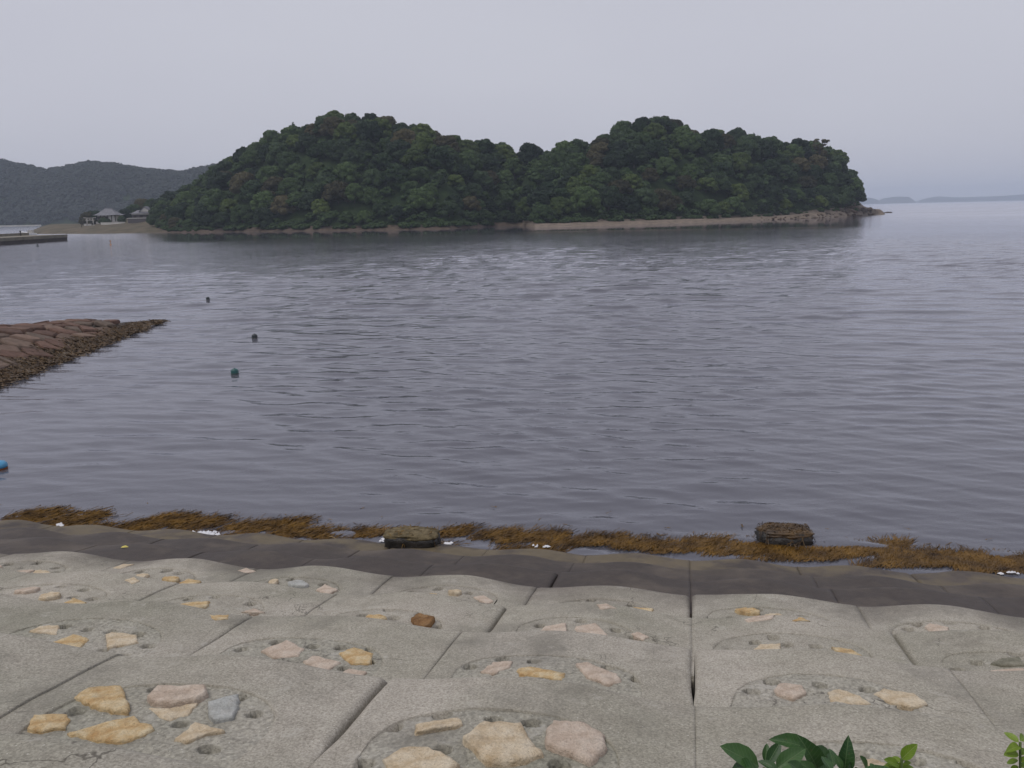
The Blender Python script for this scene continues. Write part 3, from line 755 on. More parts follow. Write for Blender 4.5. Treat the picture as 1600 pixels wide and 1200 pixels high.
def shore_weed():
    g = np.random.default_rng(8); st, di, le, wi = [], [], [], []
    # patches: photograph pixel on the waterline, half width and half depth in pixels
    pat = [(40, 808, 45, 12), (110, 812, 40, 11), (30, 826, 60, 5), (215, 822, 40, 11), (250, 815, 35, 10), (120, 826, 60, 4), (300, 820, 45, 10), (375, 826, 45, 10), (430, 822, 40, 10), (200, 838, 90, 5), (330, 840, 60, 4), (450, 835, 45, 8), (520, 838, 50, 7),
           (560, 836, 40, 6), (700, 834, 30, 9), (760, 838, 35, 8), (800, 842, 38, 10), (850, 840, 35, 8), (880, 850, 60, 6), (930, 846, 50, 9), (990, 853, 45, 8), (1050, 858, 55, 9), (1090, 852, 40, 11), (1140, 862, 55, 9), (1180, 858, 45, 11), (1250, 866, 60, 8), (1310, 866, 45, 10), (1350, 862, 40, 10), (1390, 855, 30, 10), (1420, 872, 55, 9), (1470, 876, 55, 12), (1520, 878, 50, 12), (1560, 884, 50, 12), (1600, 884, 45, 14),
           (660, 858, 40, 3), (820, 862, 70, 4), (1230, 874, 90, 4), (1400, 884, 80, 5), (1550, 893, 70, 5)]
    for px, py, hw, hh in pat:
        hw, hh = hw * 0.92, hh * 0.74
        n = int(hw * hh * 1.25) + 20
        for _ in range(n):
            a = g.random() * 2 * PI; q = math.sqrt(g.random())
            p = at_z(px + hw * q * math.cos(a) + hh * q * math.sin(a) * -1.9, py + hh * q * math.sin(a), 0.05)
            st.append(p[:2]); di.append(math.radians(58) + g.normal(0, 0.17)); le.append(g.uniform(0.3, 0.95)); wi.append(g.uniform(0.004, 0.0085))
    # thin scraps afloat further out
    for _ in range(120):
        px = g.random() * 1640 - 20; base = 800 + px * 0.042
        p = at_z(px, base - abs(g.normal(0, 16)) + 8, 0.03)
        st.append(p[:2]); di.append(g.random() * 6.28); le.append(g.uniform(0.08, 0.3)); wi.append(g.uniform(0.008, 0.02))
    clump = lambda x, y: 0.03 * np.clip(VN(x * 2.1 + 4, y * 2.1) - 0.25, 0, 1)
    zf = lambda x, y: np.maximum(rev_world_z(x, y), -0.012) + 0.015 + clump(x, y)
    V, F = ribbon_mesh(np.array(st), di, le, wi, zf, 5, wig=0.10, lift=0.016, twist=0.004)
    o = obj('seaweed', V, F, M['weed'])
    tag(o, 'golden brown seaweed washed along the waterline at the foot of the revetment', 'seaweed', kind='stuff')
shore_weed()
def foam_glint():  # white flecks model froth and the painted glint of wet shallows
    g = np.random.default_rng(14); V = []; F = []
    for px, py, hw, hh, n in [(318, 833, 26, 4, 110), (290, 836, 22, 2.5, 30), (95, 820, 16, 2, 8), (598, 843, 6, 2, 8), (702, 848, 6, 2, 8), (842, 853, 18, 1.5, 8), (1580, 894, 20, 2, 6)]:
        for _ in range(n):
            p = at_z(px + g.normal(0, hw * 0.45), py + g.normal(0, hh * 0.5), 0.05)
            z = max(0.0, float(rev_world_z(np.array(p[0]), np.array(p[1])))) + 0.035 + g.random() * 0.03
            r0 = g.uniform(0.012, 0.042); b = len(V); m = 7
            V.append((p[0], p[1], z + 0.02))
            for q in range(m):
                a = 2 * PI * q / m; rr = r0 * g.uniform(0.6, 1.2)
                V.append((p[0] + rr * 1.9 * math.cos(a), p[1] + rr * math.sin(a) * 1.3, z - 0.02))
            for q in range(m): F.append([b, b + 1 + q, b + 1 + (q + 1) % m])
    o = obj('foam_glint', V, F, M['foam_glint'], None, (0, 0, 0), True)
    tag(o, 'small white flecks standing for froth and sky glint among the seaweed', 'foam_glint', kind='stuff')
foam_glint()

def rough_block(c, dim, seed, nx=14, ny=8, nz=5, rz=0.0, amp=0.08, power=5.0):
    """lumpy boulder-like block: a superellipsoid with broken faces"""
    V = []; F = []; nu_, nv = 34, 16
    for j in range(nv + 1):
        ph = -PI / 2 + PI * j / nv
        for i in range(nu_):
            t = 2 * PI * i / nu_
            d = Vector((math.cos(ph) * math.cos(t), math.cos(ph) * math.sin(t), math.sin(ph)))
            k = (abs(d.x) ** power + abs(d.y) ** power + abs(d.z) ** power) ** (-1 / power)
            p = d * k
            n1 = mnoise.noise(p * 1.7 + Vector((seed, 0, 0))) + 0.5 * mnoise.noise(p * 4.1 + Vector((0, seed, 0)))
            p = p * (1 + amp * n1)
            x, y, z = p.x * dim[0] / 2, p.y * dim[1] / 2, p.z * dim[2] / 2
            V.append((c[0] + x * math.cos(rz) - y * math.sin(rz), c[1] + x * math.sin(rz) + y * math.cos(rz), c[2] + z))
    for j in range(nv):
        for i in range(nu_):
            i2 = (i + 1) % nu_; F.append([j * nu_ + i, j * nu_ + i2, (j + 1) * nu_ + i2, (j + 1) * nu_ + i])
    return V, F
def edge_block(px, py, dim, seed, label, shaggy, on_wall=False):
    p = at_z(px, py, 0.0); z0 = 0.0
    if on_wall:
        a, b = hit_rev(px, py); z0 = float(rev_z(a, b)); p = su_to_w(a, b, z0)
    root = empty('rubble_block', (p[0], p[1] + dim[1] / 2, z0 - 0.2))
    tag(root, label, 'rock')
    c = (p[0], p[1] + dim[1] / 2, z0 + 0.27 - dim[2] / 2)
    V, F = rough_block(c, dim, seed, rz=-TH * 0.9, amp=0.15 if shaggy else 0.12, power=4.5)
    obj('body', V, F, M['black_rock'], root, c, True)
    V2, F2 = rough_block((c[0], c[1], c[2] + dim[2] * 0.42), (dim[0] * (0.90 if shaggy else 0.96), dim[1] * 0.95, dim[2] * 0.24), seed + 4, rz=-TH * 0.9, amp=0.22 if shaggy else 0.14, power=3.6)
    obj('crust', V2, F2, M['crust' if not shaggy else 'weed_dark'], root, (c[0], c[1], c[2] + dim[2] * 0.42), True)
    g = np.random.default_rng(seed); n = 300 if shaggy else 40
    a = g.random(n) * 2 * PI; top = c[2] + dim[2] * 0.54
    e = np.abs(np.cos(a)) ** 4 + np.abs(np.sin(a)) ** 4
    rr = (np.sqrt(g.random(n))) * e ** -0.25 * 0.93
    ca, sa = math.cos(-TH * 0.9), math.sin(-TH * 0.9)
    x, y = rr * np.cos(a) * dim[0] / 2, rr * np.sin(a) * dim[1] / 2
    st = np.stack([c[0] + x * ca - y * sa, c[1] + x * sa + y * ca], 1)
    zt = dim[2]
    def zf(X, Y):
        dx, dy = (X - c[0]), (Y - c[1]); lx, ly = dx * ca + dy * sa, -dx * sa + dy * ca
        q = np.maximum(np.abs(lx) / (dim[0] / 2), np.abs(ly) / (dim[1] / 2))
        return top - 0.005 - 0.30 * smooth01((q - 0.80) / 0.3) 
    V3, F3 = ribbon_mesh(st, g.random(n) * 2 * PI, g.uniform(0.08, 0.26, n), g.uniform(0.004, 0.009, n), zf, seed, lift=0.02, twist=0.006)
    obj('weed_cover', V3, F3, M['weed_dark'] if shaggy else M['weed'], root, c)
edge_block(641, 857, (1.28, 0.75, 0.62), 3, 'flat topped dark rubble block with tan crust at the waterline, left of the two', False, True)
edge_block(1234, 853, (1.36, 0.85, 0.72), 9, 'dark weed covered rubble block at the waterline, right of the two', True)
def stick(p0, p1, r0, label):
    mb = MB(); a, b = Vector(p0), Vector(p1); pts = [a.lerp(b, t) + Vector((0, 0, 0.02 * math.sin(t * 7))) for t in np.linspace(0, 1, 7)]
    mb.tube(pts, [r0 * (1 - 0.5 * t) for t in np.linspace(0, 1, 7)], 6)
    o = mb.build('driftwood_stick', M['driftwood'], None, tuple(a)); tag(o, label, 'stick')
q0, q1 = at_z(1262, 868, 0.12), at_z(1240, 838, 0.42)
stick((q0[0], q0[1], 0.16), (q1[0] , q1[1] - 0.55, 0.62), 0.012, 'thin pale stick leaning on the weed covered rubble block')
q0, q1 = at_z(515, 842, 0.1), at_z(537, 848, 0.1)
stick((q0[0], q0[1], 0.16), (q1[0], q1[1], 0.14), 0.012, 'short pale stick lying in the seaweed left of the flat block')
s_, u_ = hit_rev(195, 856)
lf = su_to_w(s_, u_, float(rev_z(s_, u_)) + 0.012)
mb = MB(); mb.add([(lf[0] - .07, lf[1] - .02, lf[2]), (lf[0], lf[1] - .05, lf[2] + .012), (lf[0] + .08, lf[1], lf[2]), (lf[0], lf[1] + .05, lf[2] + .02), (lf[0] - .05, lf[1] + .03, lf[2] + .012), (lf[0], lf[1], lf[2] + .03)], [[0, 1, 5], [1, 2, 5], [2, 3, 5], [3, 4, 5], [4, 0, 5], [4, 3, 2, 1, 0]])
tag(mb.build('fallen_leaf', M['yellow_leaf'], None, tuple(float(x) for x in lf)), 'small yellow scrap of leaf on the dark wet concrete', 'leaf')

# ------------------------------------------------------------------ floats on the water
def lathe(prof, c, n=20):
    V = []; F = []
    for r, z in prof:
        for i in range(n): V.append((c[0] + r * math.cos(2 * PI * i / n), c[1] + r * math.sin(2 * PI * i / n), c[2] + z))
    for j in range(len(prof) - 1):
        for i in range(n):
            i2 = (i + 1) % n; F.append([j * n + i, j * n + i2, (j + 1) * n + i2, (j + 1) * n + i])
    F.append(list(range(n))[::-1]); F.append([(len(prof) - 1) * n + i for i in range(n)])
    return V, F
def buoy(px, py, r, h, mat, label, band=None):
    p = at_z(px, py, 0.0); c = (float(p[0]), float(p[1]), 0.0)
    root = empty('mooring_float', c); tag(root, label, 'buoy', 'mooring floats on the water')
    k = 0.10 * h
    prof = [(r * 0.70, -h * 0.5), (r * 0.96, -h * 0.4), (r, -h * 0.2), (r, h * 0.50), (r * 0.97, h * 0.66), (r * 0.86, h * 0.82), (r * 0.62, h * 0.94), (r * 0.22, h)]
    V, F = lathe(prof, c); obj('body', V, F, M[mat], root, c, True)
    V, F = lathe([(r * 0.10, h * 0.97), (r * 0.16, h * 1.02), (r * 0.16, h * 1.08), (r * 0.08, h * 1.10)], c, 12)
    obj('cap', V, F, M[mat], root, c, True)
    V, F = lathe([(r * 0.99, h * 0.08), (r * 1.045, h * 0.12), (r * 1.045, h * 0.20), (r * 0.99, h * 0.24)], c)
    obj('band', V, F, M[band or 'rope'], root, c, True)
buoy(325, 468.5, 0.175, 0.29, 'buoy_dark', 'smallest and farthest dark float out on the water')
buoy(398, 529, 0.19, 0.31, 'buoy_dark', 'dark float in the middle of the three, right of the stone jetty')
buoy(367, 585, 0.195, 0.31, 'buoy_green', 'teal green float nearest the shore of the three small ones')
def blue_buoy():
    p = at_z(-3, 733, 0.0); c = (float(p[0]), float(p[1]), 0.0)
    root = empty('mooring_float', c); tag(root, 'large sky blue float with brown underside at the left edge', 'buoy', 'mooring floats on the water')
    V, F = lathe([(0.20, 0.05), (0.285, 0.06), (0.30, 0.11), (0.285, 0.18), (0.22, 0.245), (0.12, 0.275), (0.04, 0.28)], c, 28); obj('body', V, F, M['buoy_blue'], root, c, True)
    V, F = lathe([(0.20, -0.25), (0.26, -0.12), (0.29, -0.02), (0.290, 0.058), (0.19, 0.062)], c, 28); obj('underside', V, F, M['rust'], root, c, True)
blue_buoy()
def marker(px, py, mat, label, r, h):
    p = at_z(px, py, 0.0); c = (float(p[0]), float(p[1]), 0.0)
    root = empty('marker_buoy', c); tag(root, label, 'buoy')
    V, F = lathe([(r * 0.5, -r), (r, -r * 0.3), (r, r * 0.5), (r * 0.5, r)], c, 12); obj('body', V, F, M[mat], root, c, True)
    mb = MB(); mb.tube([(c[0], c[1], r * 0.9), (c[0], c[1], h)], [0.10, 0.08], 6); mb.box((c[0], c[1], h * 0.86), (r * 1.5, 0.08, h * 0.2)); mb.build('staff', M[mat], root, c)
marker(173, 383, 'orange', 'tiny orange marker buoy on the water in front of the shrine', 0.32, 1.5)
marker(59, 385, 'buoy_dark', 'tiny dark marker buoy on the water in front of the pier', 0.4, 0.8)

# ------------------------------------------------------------------ stone pitched jetty on the left
def jetty():
    tip = np.array([-27.7, 69.2]); base = np.array([-24.9, 33.0])
    ax = tip - base; L = np.linalg.norm(ax); ax /= L; lat = np.array([-ax[1], ax[0]])      # lat points left (-X)
    def wedge(p):                      # tapers to the tip
        return np.interp(p, [0, L * 0.55, L * 0.86, L], [1.0, 0.95, 0.45, 0.02])
    def pos(p, q):                     # q 0 = waterline on our side, 1 = crest, 2 = far waterline
        w = wedge(p) * (0.9 + 0.2 * VN(p * 0.3, 5.0))
        d = np.where(q <= 1, q * 6.6, 6.6 + (q - 1) * 6.0) * (0.35 + 0.65 * w)
        z = np.where(q <= 1, np.sin(np.clip(q, -0.3, 1) * PI / 2) ** 1.0 * 1.62, 1.62 * np.cos(np.clip(q - 1, 0, 1.3) * PI / 2)) * (0.08 + 0.92 * w)
        wob = 0.5 * (VN(p * 0.45, 2.2) - 0.5)
        return np.stack([base[0] + ax[0] * p + lat[0] * (d + wob), base[1] + ax[1] * p + lat[1] * (d + wob), z], -1)
    root = empty('stone_jetty', (float(base[0]), float(base[1]), -1.0))
    tag(root, 'low jetty paved with reddish stone slabs, seaweed along its foot', 'jetty')
    P, Q = np.meshgrid(np.linspace(-1, L + 0.6, 90), np.linspace(-0.30, 2.25, 40))
    V = pos(P, Q); V[..., 2] -= 0.10 + 0.05 * VN(P * 3, Q * 9)
    obj('rubble_core', V.reshape(-1, 3), grid_faces(40, 90), M['jetty_core'], root, (float(base[0]), float(base[1]), -1.0), True)
    g = random.Random(5); cell_p, cell_q = 1.55, 0.225
    seeds = []
    for i in range(-1, int(L / cell_p) + 2):
        for j in range(-1, 9):
            seeds.append(((i + 0.5 + (0.5 if j % 2 else 0) + g.uniform(-0.33, 0.33)) * cell_p, 0.10 + (j + 0.5 + g.uniform(-0.3, 0.3)) * cell_q))
    SQ = 6.6                         # scale so that q is measured in metres for the cells
    def clip(poly, a, b):            # keep the half nearer to a than to b
        mx, my = (a[0] + b[0]) / 2, (a[1] + b[1]) / 2; nx, ny = b[0] - a[0], b[1] - a[1]
        out = []
        for i in range(len(poly)):
            p, q = poly[i], poly[(i + 1) % len(poly)]
            dp = (p[0] - mx) * nx + (p[1] - my) * ny; dq = (q[0] - mx) * nx + (q[1] - my) * ny
            if dp <= 0: out.append(p)
            if (dp < 0) != (dq < 0) and abs(dp - dq) > 1e-9:
                t = dp / (dp - dq); out.append((p[0] + (q[0] - p[0]) * t, p[1] + (q[1] - p[1]) * t))
        return out
    S = [(p, q * SQ) for p, q in seeds]
    for n, a in enumerate(S):
        p_, q_ = a[0], a[1] / SQ
        if p_ < 0.3 or p_ > L * 0.93 or q_ < 0.13 or q_ > 1.45: continue
        if p_ > L * 0.80 and q_ < 0.45: continue
        poly = [(a[0] - 2.4, a[1] - 2.4), (a[0] + 2.4, a[1] - 2.4), (a[0] + 2.4, a[1] + 2.4), (a[0] - 2.4, a[1] + 2.4)]
        for b in S:
            if b is not a and abs(b[0] - a[0]) < 4 and abs(b[1] - a[1]) < 4:
                poly = clip(poly, a, b)
                if len(poly) < 3: break
        if len(poly) < 3: continue
        cx = sum(p[0] for p in poly) / len(poly); cy = sum(p[1] for p in poly) / len(poly)
        w = float(wedge(np.array(cx)))
        th = g.uniform(0.16, 0.34) * (0.5 + 0.5 * w); tx, ty = g.uniform(-0.07, 0.07), g.uniform(-0.09, 0.09)
        rings = []
        for f, hgt in ((0.93, -0.25), (0.89, 0.55), (0.82, 0.92), (0.64, 1.0)):
            R = []
            for (x, y) in poly:
                xx, yy = cx + (x - cx) * f, cy + (y - cy) * f
                q3 = pos(np.array(xx), np.array(yy / SQ))
                R.append((q3[0], q3[1], q3[2] + th * hgt - 0.05 + (xx - cx) * tx + (yy - cy) * ty + g.uniform(-0.02, 0.02)))
            rings.append(R)
        m = len(poly); V = [p for R in rings for p in R]; F = []
        for k in range(3):
            for i in range(m):
                i2 = (i + 1) % m; F.append([k * m + i, k * m + i2, (k + 1) * m + i2, (k + 1) * m + i][::-1])
        F.append([3 * m + i for i in range(m)][::-1])
        c = pos(np.array(cx), np.array(cy / SQ))
        obj('paving_stone', V, F, M['jetty_stone'], root, tuple(float(x) for x in c))
    # seaweed belt on the lower part
    gg = np.random.default_rng(6); n = 9000
    p = gg.random(n) * (L + 0.3); q = gg.random(n) ** 1.3 * 0.22 * np.interp(p, [0, L * .75, L], [1, 1, 1.3]) + 0.0 + 0.05 * gg.normal(0, 1, n)
    xyz = pos(p, q)
    def zf(x, y):
        d = np.stack([x - base[0], y - base[1]], -1); pp = d @ ax; dd = d @ lat
        qq = dd / (6.6 * (0.35 + 0.65 * wedge(pp)))
        return np.maximum(pos(pp, np.clip(qq, -0.2, 1.9))[..., 2], 0.0) + 0.03
    V, F = ribbon_mesh(xyz[:, :2], gg.normal(-0.2, 0.8, n), gg.uniform(0.3, 0.9, n), gg.uniform(0.010, 0.024, n), zf, 3, wig=0.25, lift=0.16)
    o = obj('seaweed_belt', V, F, M['weed_dark'], root, (float(base[0]), float(base[1]), 0.0)); o['kind'] = 'stuff'
jetty()

# ------------------------------------------------------------------ the wooded island
SHORE = [(60, 366), (100, 365.5), (140, 365.5), (240, 364), (320, 363), (500, 361), (640, 359), (700, 357.5), (770, 354), (815, 352.5), (836, 355.5), (900, 354), (1000, 351), (1100, 347.5), (1200, 343.5), (1300, 339.5), (1345, 337.5), (1372, 335.5), (1400, 335)]
SKY = [(60, 352), (130, 350), (200, 340), (230, 330), (250, 312), (270, 303), (300, 290), (340, 268), (370, 245), (400, 232), (430, 218), (455, 203), (480, 196), (500, 187), (530, 179), (560, 181), (590, 181), (610, 190), (640, 197), (670, 205), (700, 218), (740, 221), (770, 225), (800, 233), (830, 238), (845, 245), (880, 235), (920, 222), (950, 207), (985, 191), (1010, 184), (1050, 188), (1080, 200), (1120, 207), (1160, 213), (1200, 220), (1240, 222), (1275, 224), (1300, 235), (1318, 250), (1332, 275), (1340, 312), (1350, 322), (1372, 330), (1400, 336)]
def bearing(px, py=335): d = ray(px, py); return d[0] / d[1]
_xs = np.array([x for x, _ in SHORE], float)
_sb = np.array([bearing(x) for x, _ in SHORE]); _sy = np.array([min(at_z(x, y)[1], 640) for x, y in SHORE])
_PXB = np.array([bearing(x) for x in range(0, 1650, 10)]); _PXX = np.arange(0, 1650, 10)
def px_of(a): return np.interp(a, _PXB, _PXX)
def shore_y(a): return np.interp(a, _sb, _sy)
def beach_w(px): return np.interp(px, [60, 230, 260, 800, 850, 1150, 1300, 1372], [55, 45, 4.5, 4.5, 19, 17, 10, 4])
def beach_h(px): return np.interp(px, [60, 230, 260, 800, 850, 1200, 1330, 1372, 1400], [3.8, 4.2, 1.3, 1.3, 1.7, 1.9, 4.2, 3.5, 1.0])
def hill_d(px): return np.interp(px, [60, 235, 300, 450, 800, 1000, 1250, 1340, 1400], [90, 84, 72, 88, 80, 95, 70, 34, 14])
TREE_TOP = 8.3
_kx = np.array([x for x, _ in SKY], float); _kz = []
for x, y in SKY:
    a = bearing(x); Yr = float(np.interp(a, _sb, _sy) + beach_w(x) + hill_d(x)); _kz.append(at_y(x, y, Yr)[2] - (TREE_TOP if 235 < x < 1338 else 0.0))
_kz = np.maximum(np.array(_kz), 1.5)
def island_z(X, Y):
    a = X / Y; px = px_of(a)
    ys = shore_y(a); bw, bh, hd = beach_w(px), beach_h(px), hill_d(px)
    hr = np.maximum(np.interp(px, _kx, _kz), bh)
    d = Y - ys
    t = (d - bw) / hd
    up = bh + (hr - bh) * np.sin(np.clip(t, 0, 1) * PI / 2) ** 1.05
    dn = hr - (hr + 4) * (1 - np.cos(np.clip((t - 1) / 1.3, 0, 1) * PI / 2)) 
    beach = bh * np.sin(np.clip(d / bw, -1, 1) * PI / 2)
    beach = np.where(d < 0, d * 0.12, beach)
    z = np.where(t < 0, beach, np.where(t < 1, up, dn))
    endf = smooth01((px - 20) / 60) * smooth01((1392 - px) / 18)
    z = z * endf - 2.5 * (1 - endf)
    z += (0.35 * (VN(X * 0.12, Y * 0.12) - 0.5) + 2.5 * (VN2(X * 0.03, Y * 0.03) - 0.5) * np.clip(t, 0, 1)) * endf
    return np.maximum(z, -3.2), t, d, px
def build_island():
    aa = np.linspace(bearing(20), bearing(1400), 460)
    f = np.concatenate([np.linspace(-25, 60, 70), np.linspace(64, 290, 60)])
    A, Fd = np.meshgrid(aa, f)
    Y = shore_y(A) + Fd; X = A * Y
    Z, t, d, px = island_z(X, Y)
    me_faces = grid_faces(len(f), len(aa))
    o = obj('island', np.stack([X, Y, Z], -1).reshape(-1, 3), me_faces, M['beach'], None, (0, 0, 0), True)
    o.data.materials.append(M['forest_floor'])
    tt = (d - beach_w(px)).ravel(); wood = (tt > 1.0) & (px.ravel() > 247) & (px.ravel() < 1330)
    mi = wood[me_faces].all(1).astype(np.int32)
    o.data.polygons.foreach_set('material_index', mi)
    tag(o, 'two humped wooded island with a brown pebble beach along its foot', 'island', kind='structure')
build_island()

# tree crowns: lobes covered with many small leaf sprays
def leaf_quads(C, N, size, g):
    n = len(C)
    up = g.normal(0, 1, (n, 3)); T = np.cross(N, up); T /= np.linalg.norm(T, axis=1, keepdims=True) + 1e-9
    B = np.cross(N, T)
    s = size[:, None]
    asp = g.uniform(0.6, 1.0, n)[:, None]
    V = np.stack([C - T * s - B * s * asp * 0.3, C + B * s * asp * 0.9 - T * s * 0.2, C + T * s + B * s * asp * 0.2, C - B * s * asp * 0.9 + T * s * 0.1], 1).reshape(-1, 3)
    F = np.arange(4 * n).reshape(n, 4)
    return V, F
def crown_points(g, lobes, n):
    w = np.array([l[1][0] * l[1][0] for l in lobes]); w = w / w.sum()
    idx = g.choice(len(lobes), n, p=w)
    c = np.array([l[0] for l in lobes])[idx]; r = np.array([l[1] for l in lobes])[idx]
    d = g.normal(0, 1, (n, 3)); d[:, 2] = np.where(d[:, 2] < -0.3, -d[:, 2] * 0.6, d[:, 2]); d /= np.linalg.norm(d, axis=1, keepdims=True)
    k = 1 - np.abs(g.normal(0, 0.13, n))
    P = c + d * r * k[:, None]
    N = d + g.normal(0, 0.5, (n, 3)); N /= np.linalg.norm(N, axis=1, keepdims=True)
    return P, N
def lobes_round(g, R, H, nl, low=0.30):
    """a dome of overlapping clumps reaching nearly to the ground"""
    L = [((0, 0, H * 0.50), (R * 0.72, R * 0.72, H * 0.40))]
    for i in range(nl):
        a = 2.4 * i + g.normal(0, 0.35); el = math.asin(min(0.97, (i + 0.5) / nl * 1.0)); el = el * g.uniform(0.85, 1.1)
        r = R * g.uniform(0.27, 0.45); q = (R - r * 0.75) * math.cos(el); z = H * low + (H * (0.97 - low) - r * 0.75) * math.sin(el)
        L.append(((q * math.cos(a), q * math.sin(a), z), (r, r, r * g.uniform(0.66, 0.92))))
    return L
def icore(lobes, k=0.80):
    V = []; F = []
    for c, r in lobes:
        b = len(V); n, m = 8, 5
        for j in range(m + 1):
            ph = -PI / 2 + PI * j / m
            for i in range(n): V.append((c[0] + k * r[0] * math.cos(ph) * math.cos(2 * PI * i / n), c[1] + k * r[1] * math.cos(ph) * math.sin(2 * PI * i / n), c[2] + k * r[2] * math.sin(ph)))
        for j in range(m):
            for i in range(n):
                i2 = (i + 1) % n; F.append([b + j * n + i, b + j * n + i2, b + (j + 1) * n + i2, b + (j + 1) * n + i])
    return np.array(V), np.array(F)
def crown_mesh(name, seed, kind, R, H, n, mat, size=(0.28, 0.62)):
    g = np.random.default_rng(seed)
    if kind == 'round': L = lobes_round(g, R, H, 16, 0.22)
    elif kind == 'tall': L = lobes_round(g, R, H, 20, 0.14)
    elif kind == 'conifer':
        L = []
        for i in range(9):
            z = H * (0.25 + 0.68 * i / 8); rr = R * (1.02 - 0.86 * i / 8)
            for q in range(5 if i < 7 else 2):
                a = 2 * PI * (q + 0.5 * (i % 2)) / 5 + g.normal(0, 0.2); L.append(((rr * 0.55 * math.cos(a), rr * 0.55 * math.sin(a), z), (rr * 0.5, rr * 0.5, H * 0.055)))
    elif kind == 'airy':
        L = []
        for i in range(34):
            a = g.random() * 2 * PI; q = R * 0.78 * math.sqrt(g.random()); z = H * g.uniform(0.30, 0.95)
            r = R * g.uniform(0.17, 0.30); L.append(((q * math.cos(a), q * math.sin(a), z), (r, r, r * 0.55)))
    P, N = crown_points(g, L, n)
    V, F = leaf_quads(P, N, g.uniform(size[0], size[1], n), g)
    if kind in ('round', 'tall'):
        V2, F2 = icore(L); F = np.concatenate([F, F2 + len(V)]); V = np.concatenate([V, V2])
    return make_mesh(name, V, F, mat)
def trunk_mesh(name, R, H, seed, mat, limbs=5, r0=0.28):
    g = random.Random(seed); mb = MB(); top = Vector((g.uniform(-.6, .6), g.uniform(-.6, .6), H * 0.72))
    pts = [Vector((0, 0, -1.2)), Vector((0, 0, H * 0.2)), top * 0.6 + Vector((0.2, 0, 0)), top]
    mb.tube(pts, [r0 * 1.3, r0, r0 * 0.7, r0 * 0.3], 6)
    for i in range(limbs):
        a = 2 * PI * (i + g.random()) / limbs; z = H * g.uniform(0.28, 0.55); s = Vector((0.1, 0, z)); e = Vector((R * 0.7 * math.cos(a), R * 0.7 * math.sin(a), z + H * 0.28))
        mb.tube([s, s.lerp(e, 0.5) + Vector((0, 0, 0.4)), e], [r0 * 0.55, r0 * 0.35, r0 * 0.12], 5)
    me = make_mesh(name, mb.v, mb.f, mat); return me
CROWN = {}
for mi, mk in enumerate(('leaf_dark', 'leaf_mid', 'leaf_olive', 'leaf_bright')):
    CROWN[mk] = [crown_mesh('crown_%s_%d' % (mk, q), 100 + q * 7 + mi, 'round' if q % 2 == 0 else 'tall', 6.8, 11.5, 3600, M[mk]) for q in range(4 if mi < 3 else 2)]
CONIFER = crown_mesh('conifer_crown', 55, 'conifer', 7.0, 15.0, 4200, M['leaf_dark'], (0.35, 0.75))
AIRY = crown_mesh('airy_crown', 57, 'airy', 6.2, 13.0, 3400, M['leaf_olive'], (0.22, 0.45))
TRUNKS = [trunk_mesh('trunk_%d' % q, 7.0, 11.0, q, M['bark']) for q in range(3)]
TRUNK_AIRY = trunk_mesh('airy_trunk', 6.2, 13.0, 12, M['bark'], 9, 0.3)
TRUNK_CON = trunk_mesh('conifer_trunk', 2.0, 17.0, 13, M['bark'], 0, 0.3)
def tree(x, y, z, crown, trunk, sc, label, group=None, rz=0.0, zs=1.0, name='broadleaf_tree', cat='tree'):
    r = empty(name, (x, y, z)); tag(r, label, cat, group)
    inst('trunk', trunk, (x, y, z), r, (0, 0, rz), (sc, sc, sc * zs)); inst('crown', crown, (x, y, z), r, (0, 0, rz), (sc, sc, sc * zs))
    return r
CNAME = {'leaf_dark': 'dark green', 'leaf_mid': 'mid green', 'leaf_olive': 'olive brown', 'leaf_bright': 'bright green'}
ZONES = [(290, 'the low left tip of the island'), (345, 'the long left tail of the island'), (400, 'the left foot of the left hump'), (450, 'the left flank of the left hump'), (510, 'the left shoulder of the left hump'), (560, 'the middle of the left hump'), (615, 'the right shoulder of the left hump'), (680, 'the right flank of the left hump'), (760, 'the left part of the saddle'), (830, 'the middle of the saddle'), (885, 'the right part of the saddle'), (940, 'the left flank of the right hump'), (990, 'the left shoulder of the right hump'), (1040, 'the middle of the right hump'), (1095, 'the right shoulder of the right hump'), (1155, 'the right flank of the right hump'), (1215, 'the long right slope of the island'), (1270, 'the wood behind the rocky shore'), (1400, 'the steep right end of the island')]
def zone(px, t):
    part = next(n for x, n in ZONES if px < x)
    lvl = 'by the beach at' if t < 0.12 else 'low on' if t < 0.30 else 'halfway up' if t < 0.55 else 'high on' if t < 0.82 else 'on the skyline of'
    return lvl + ' ' + part
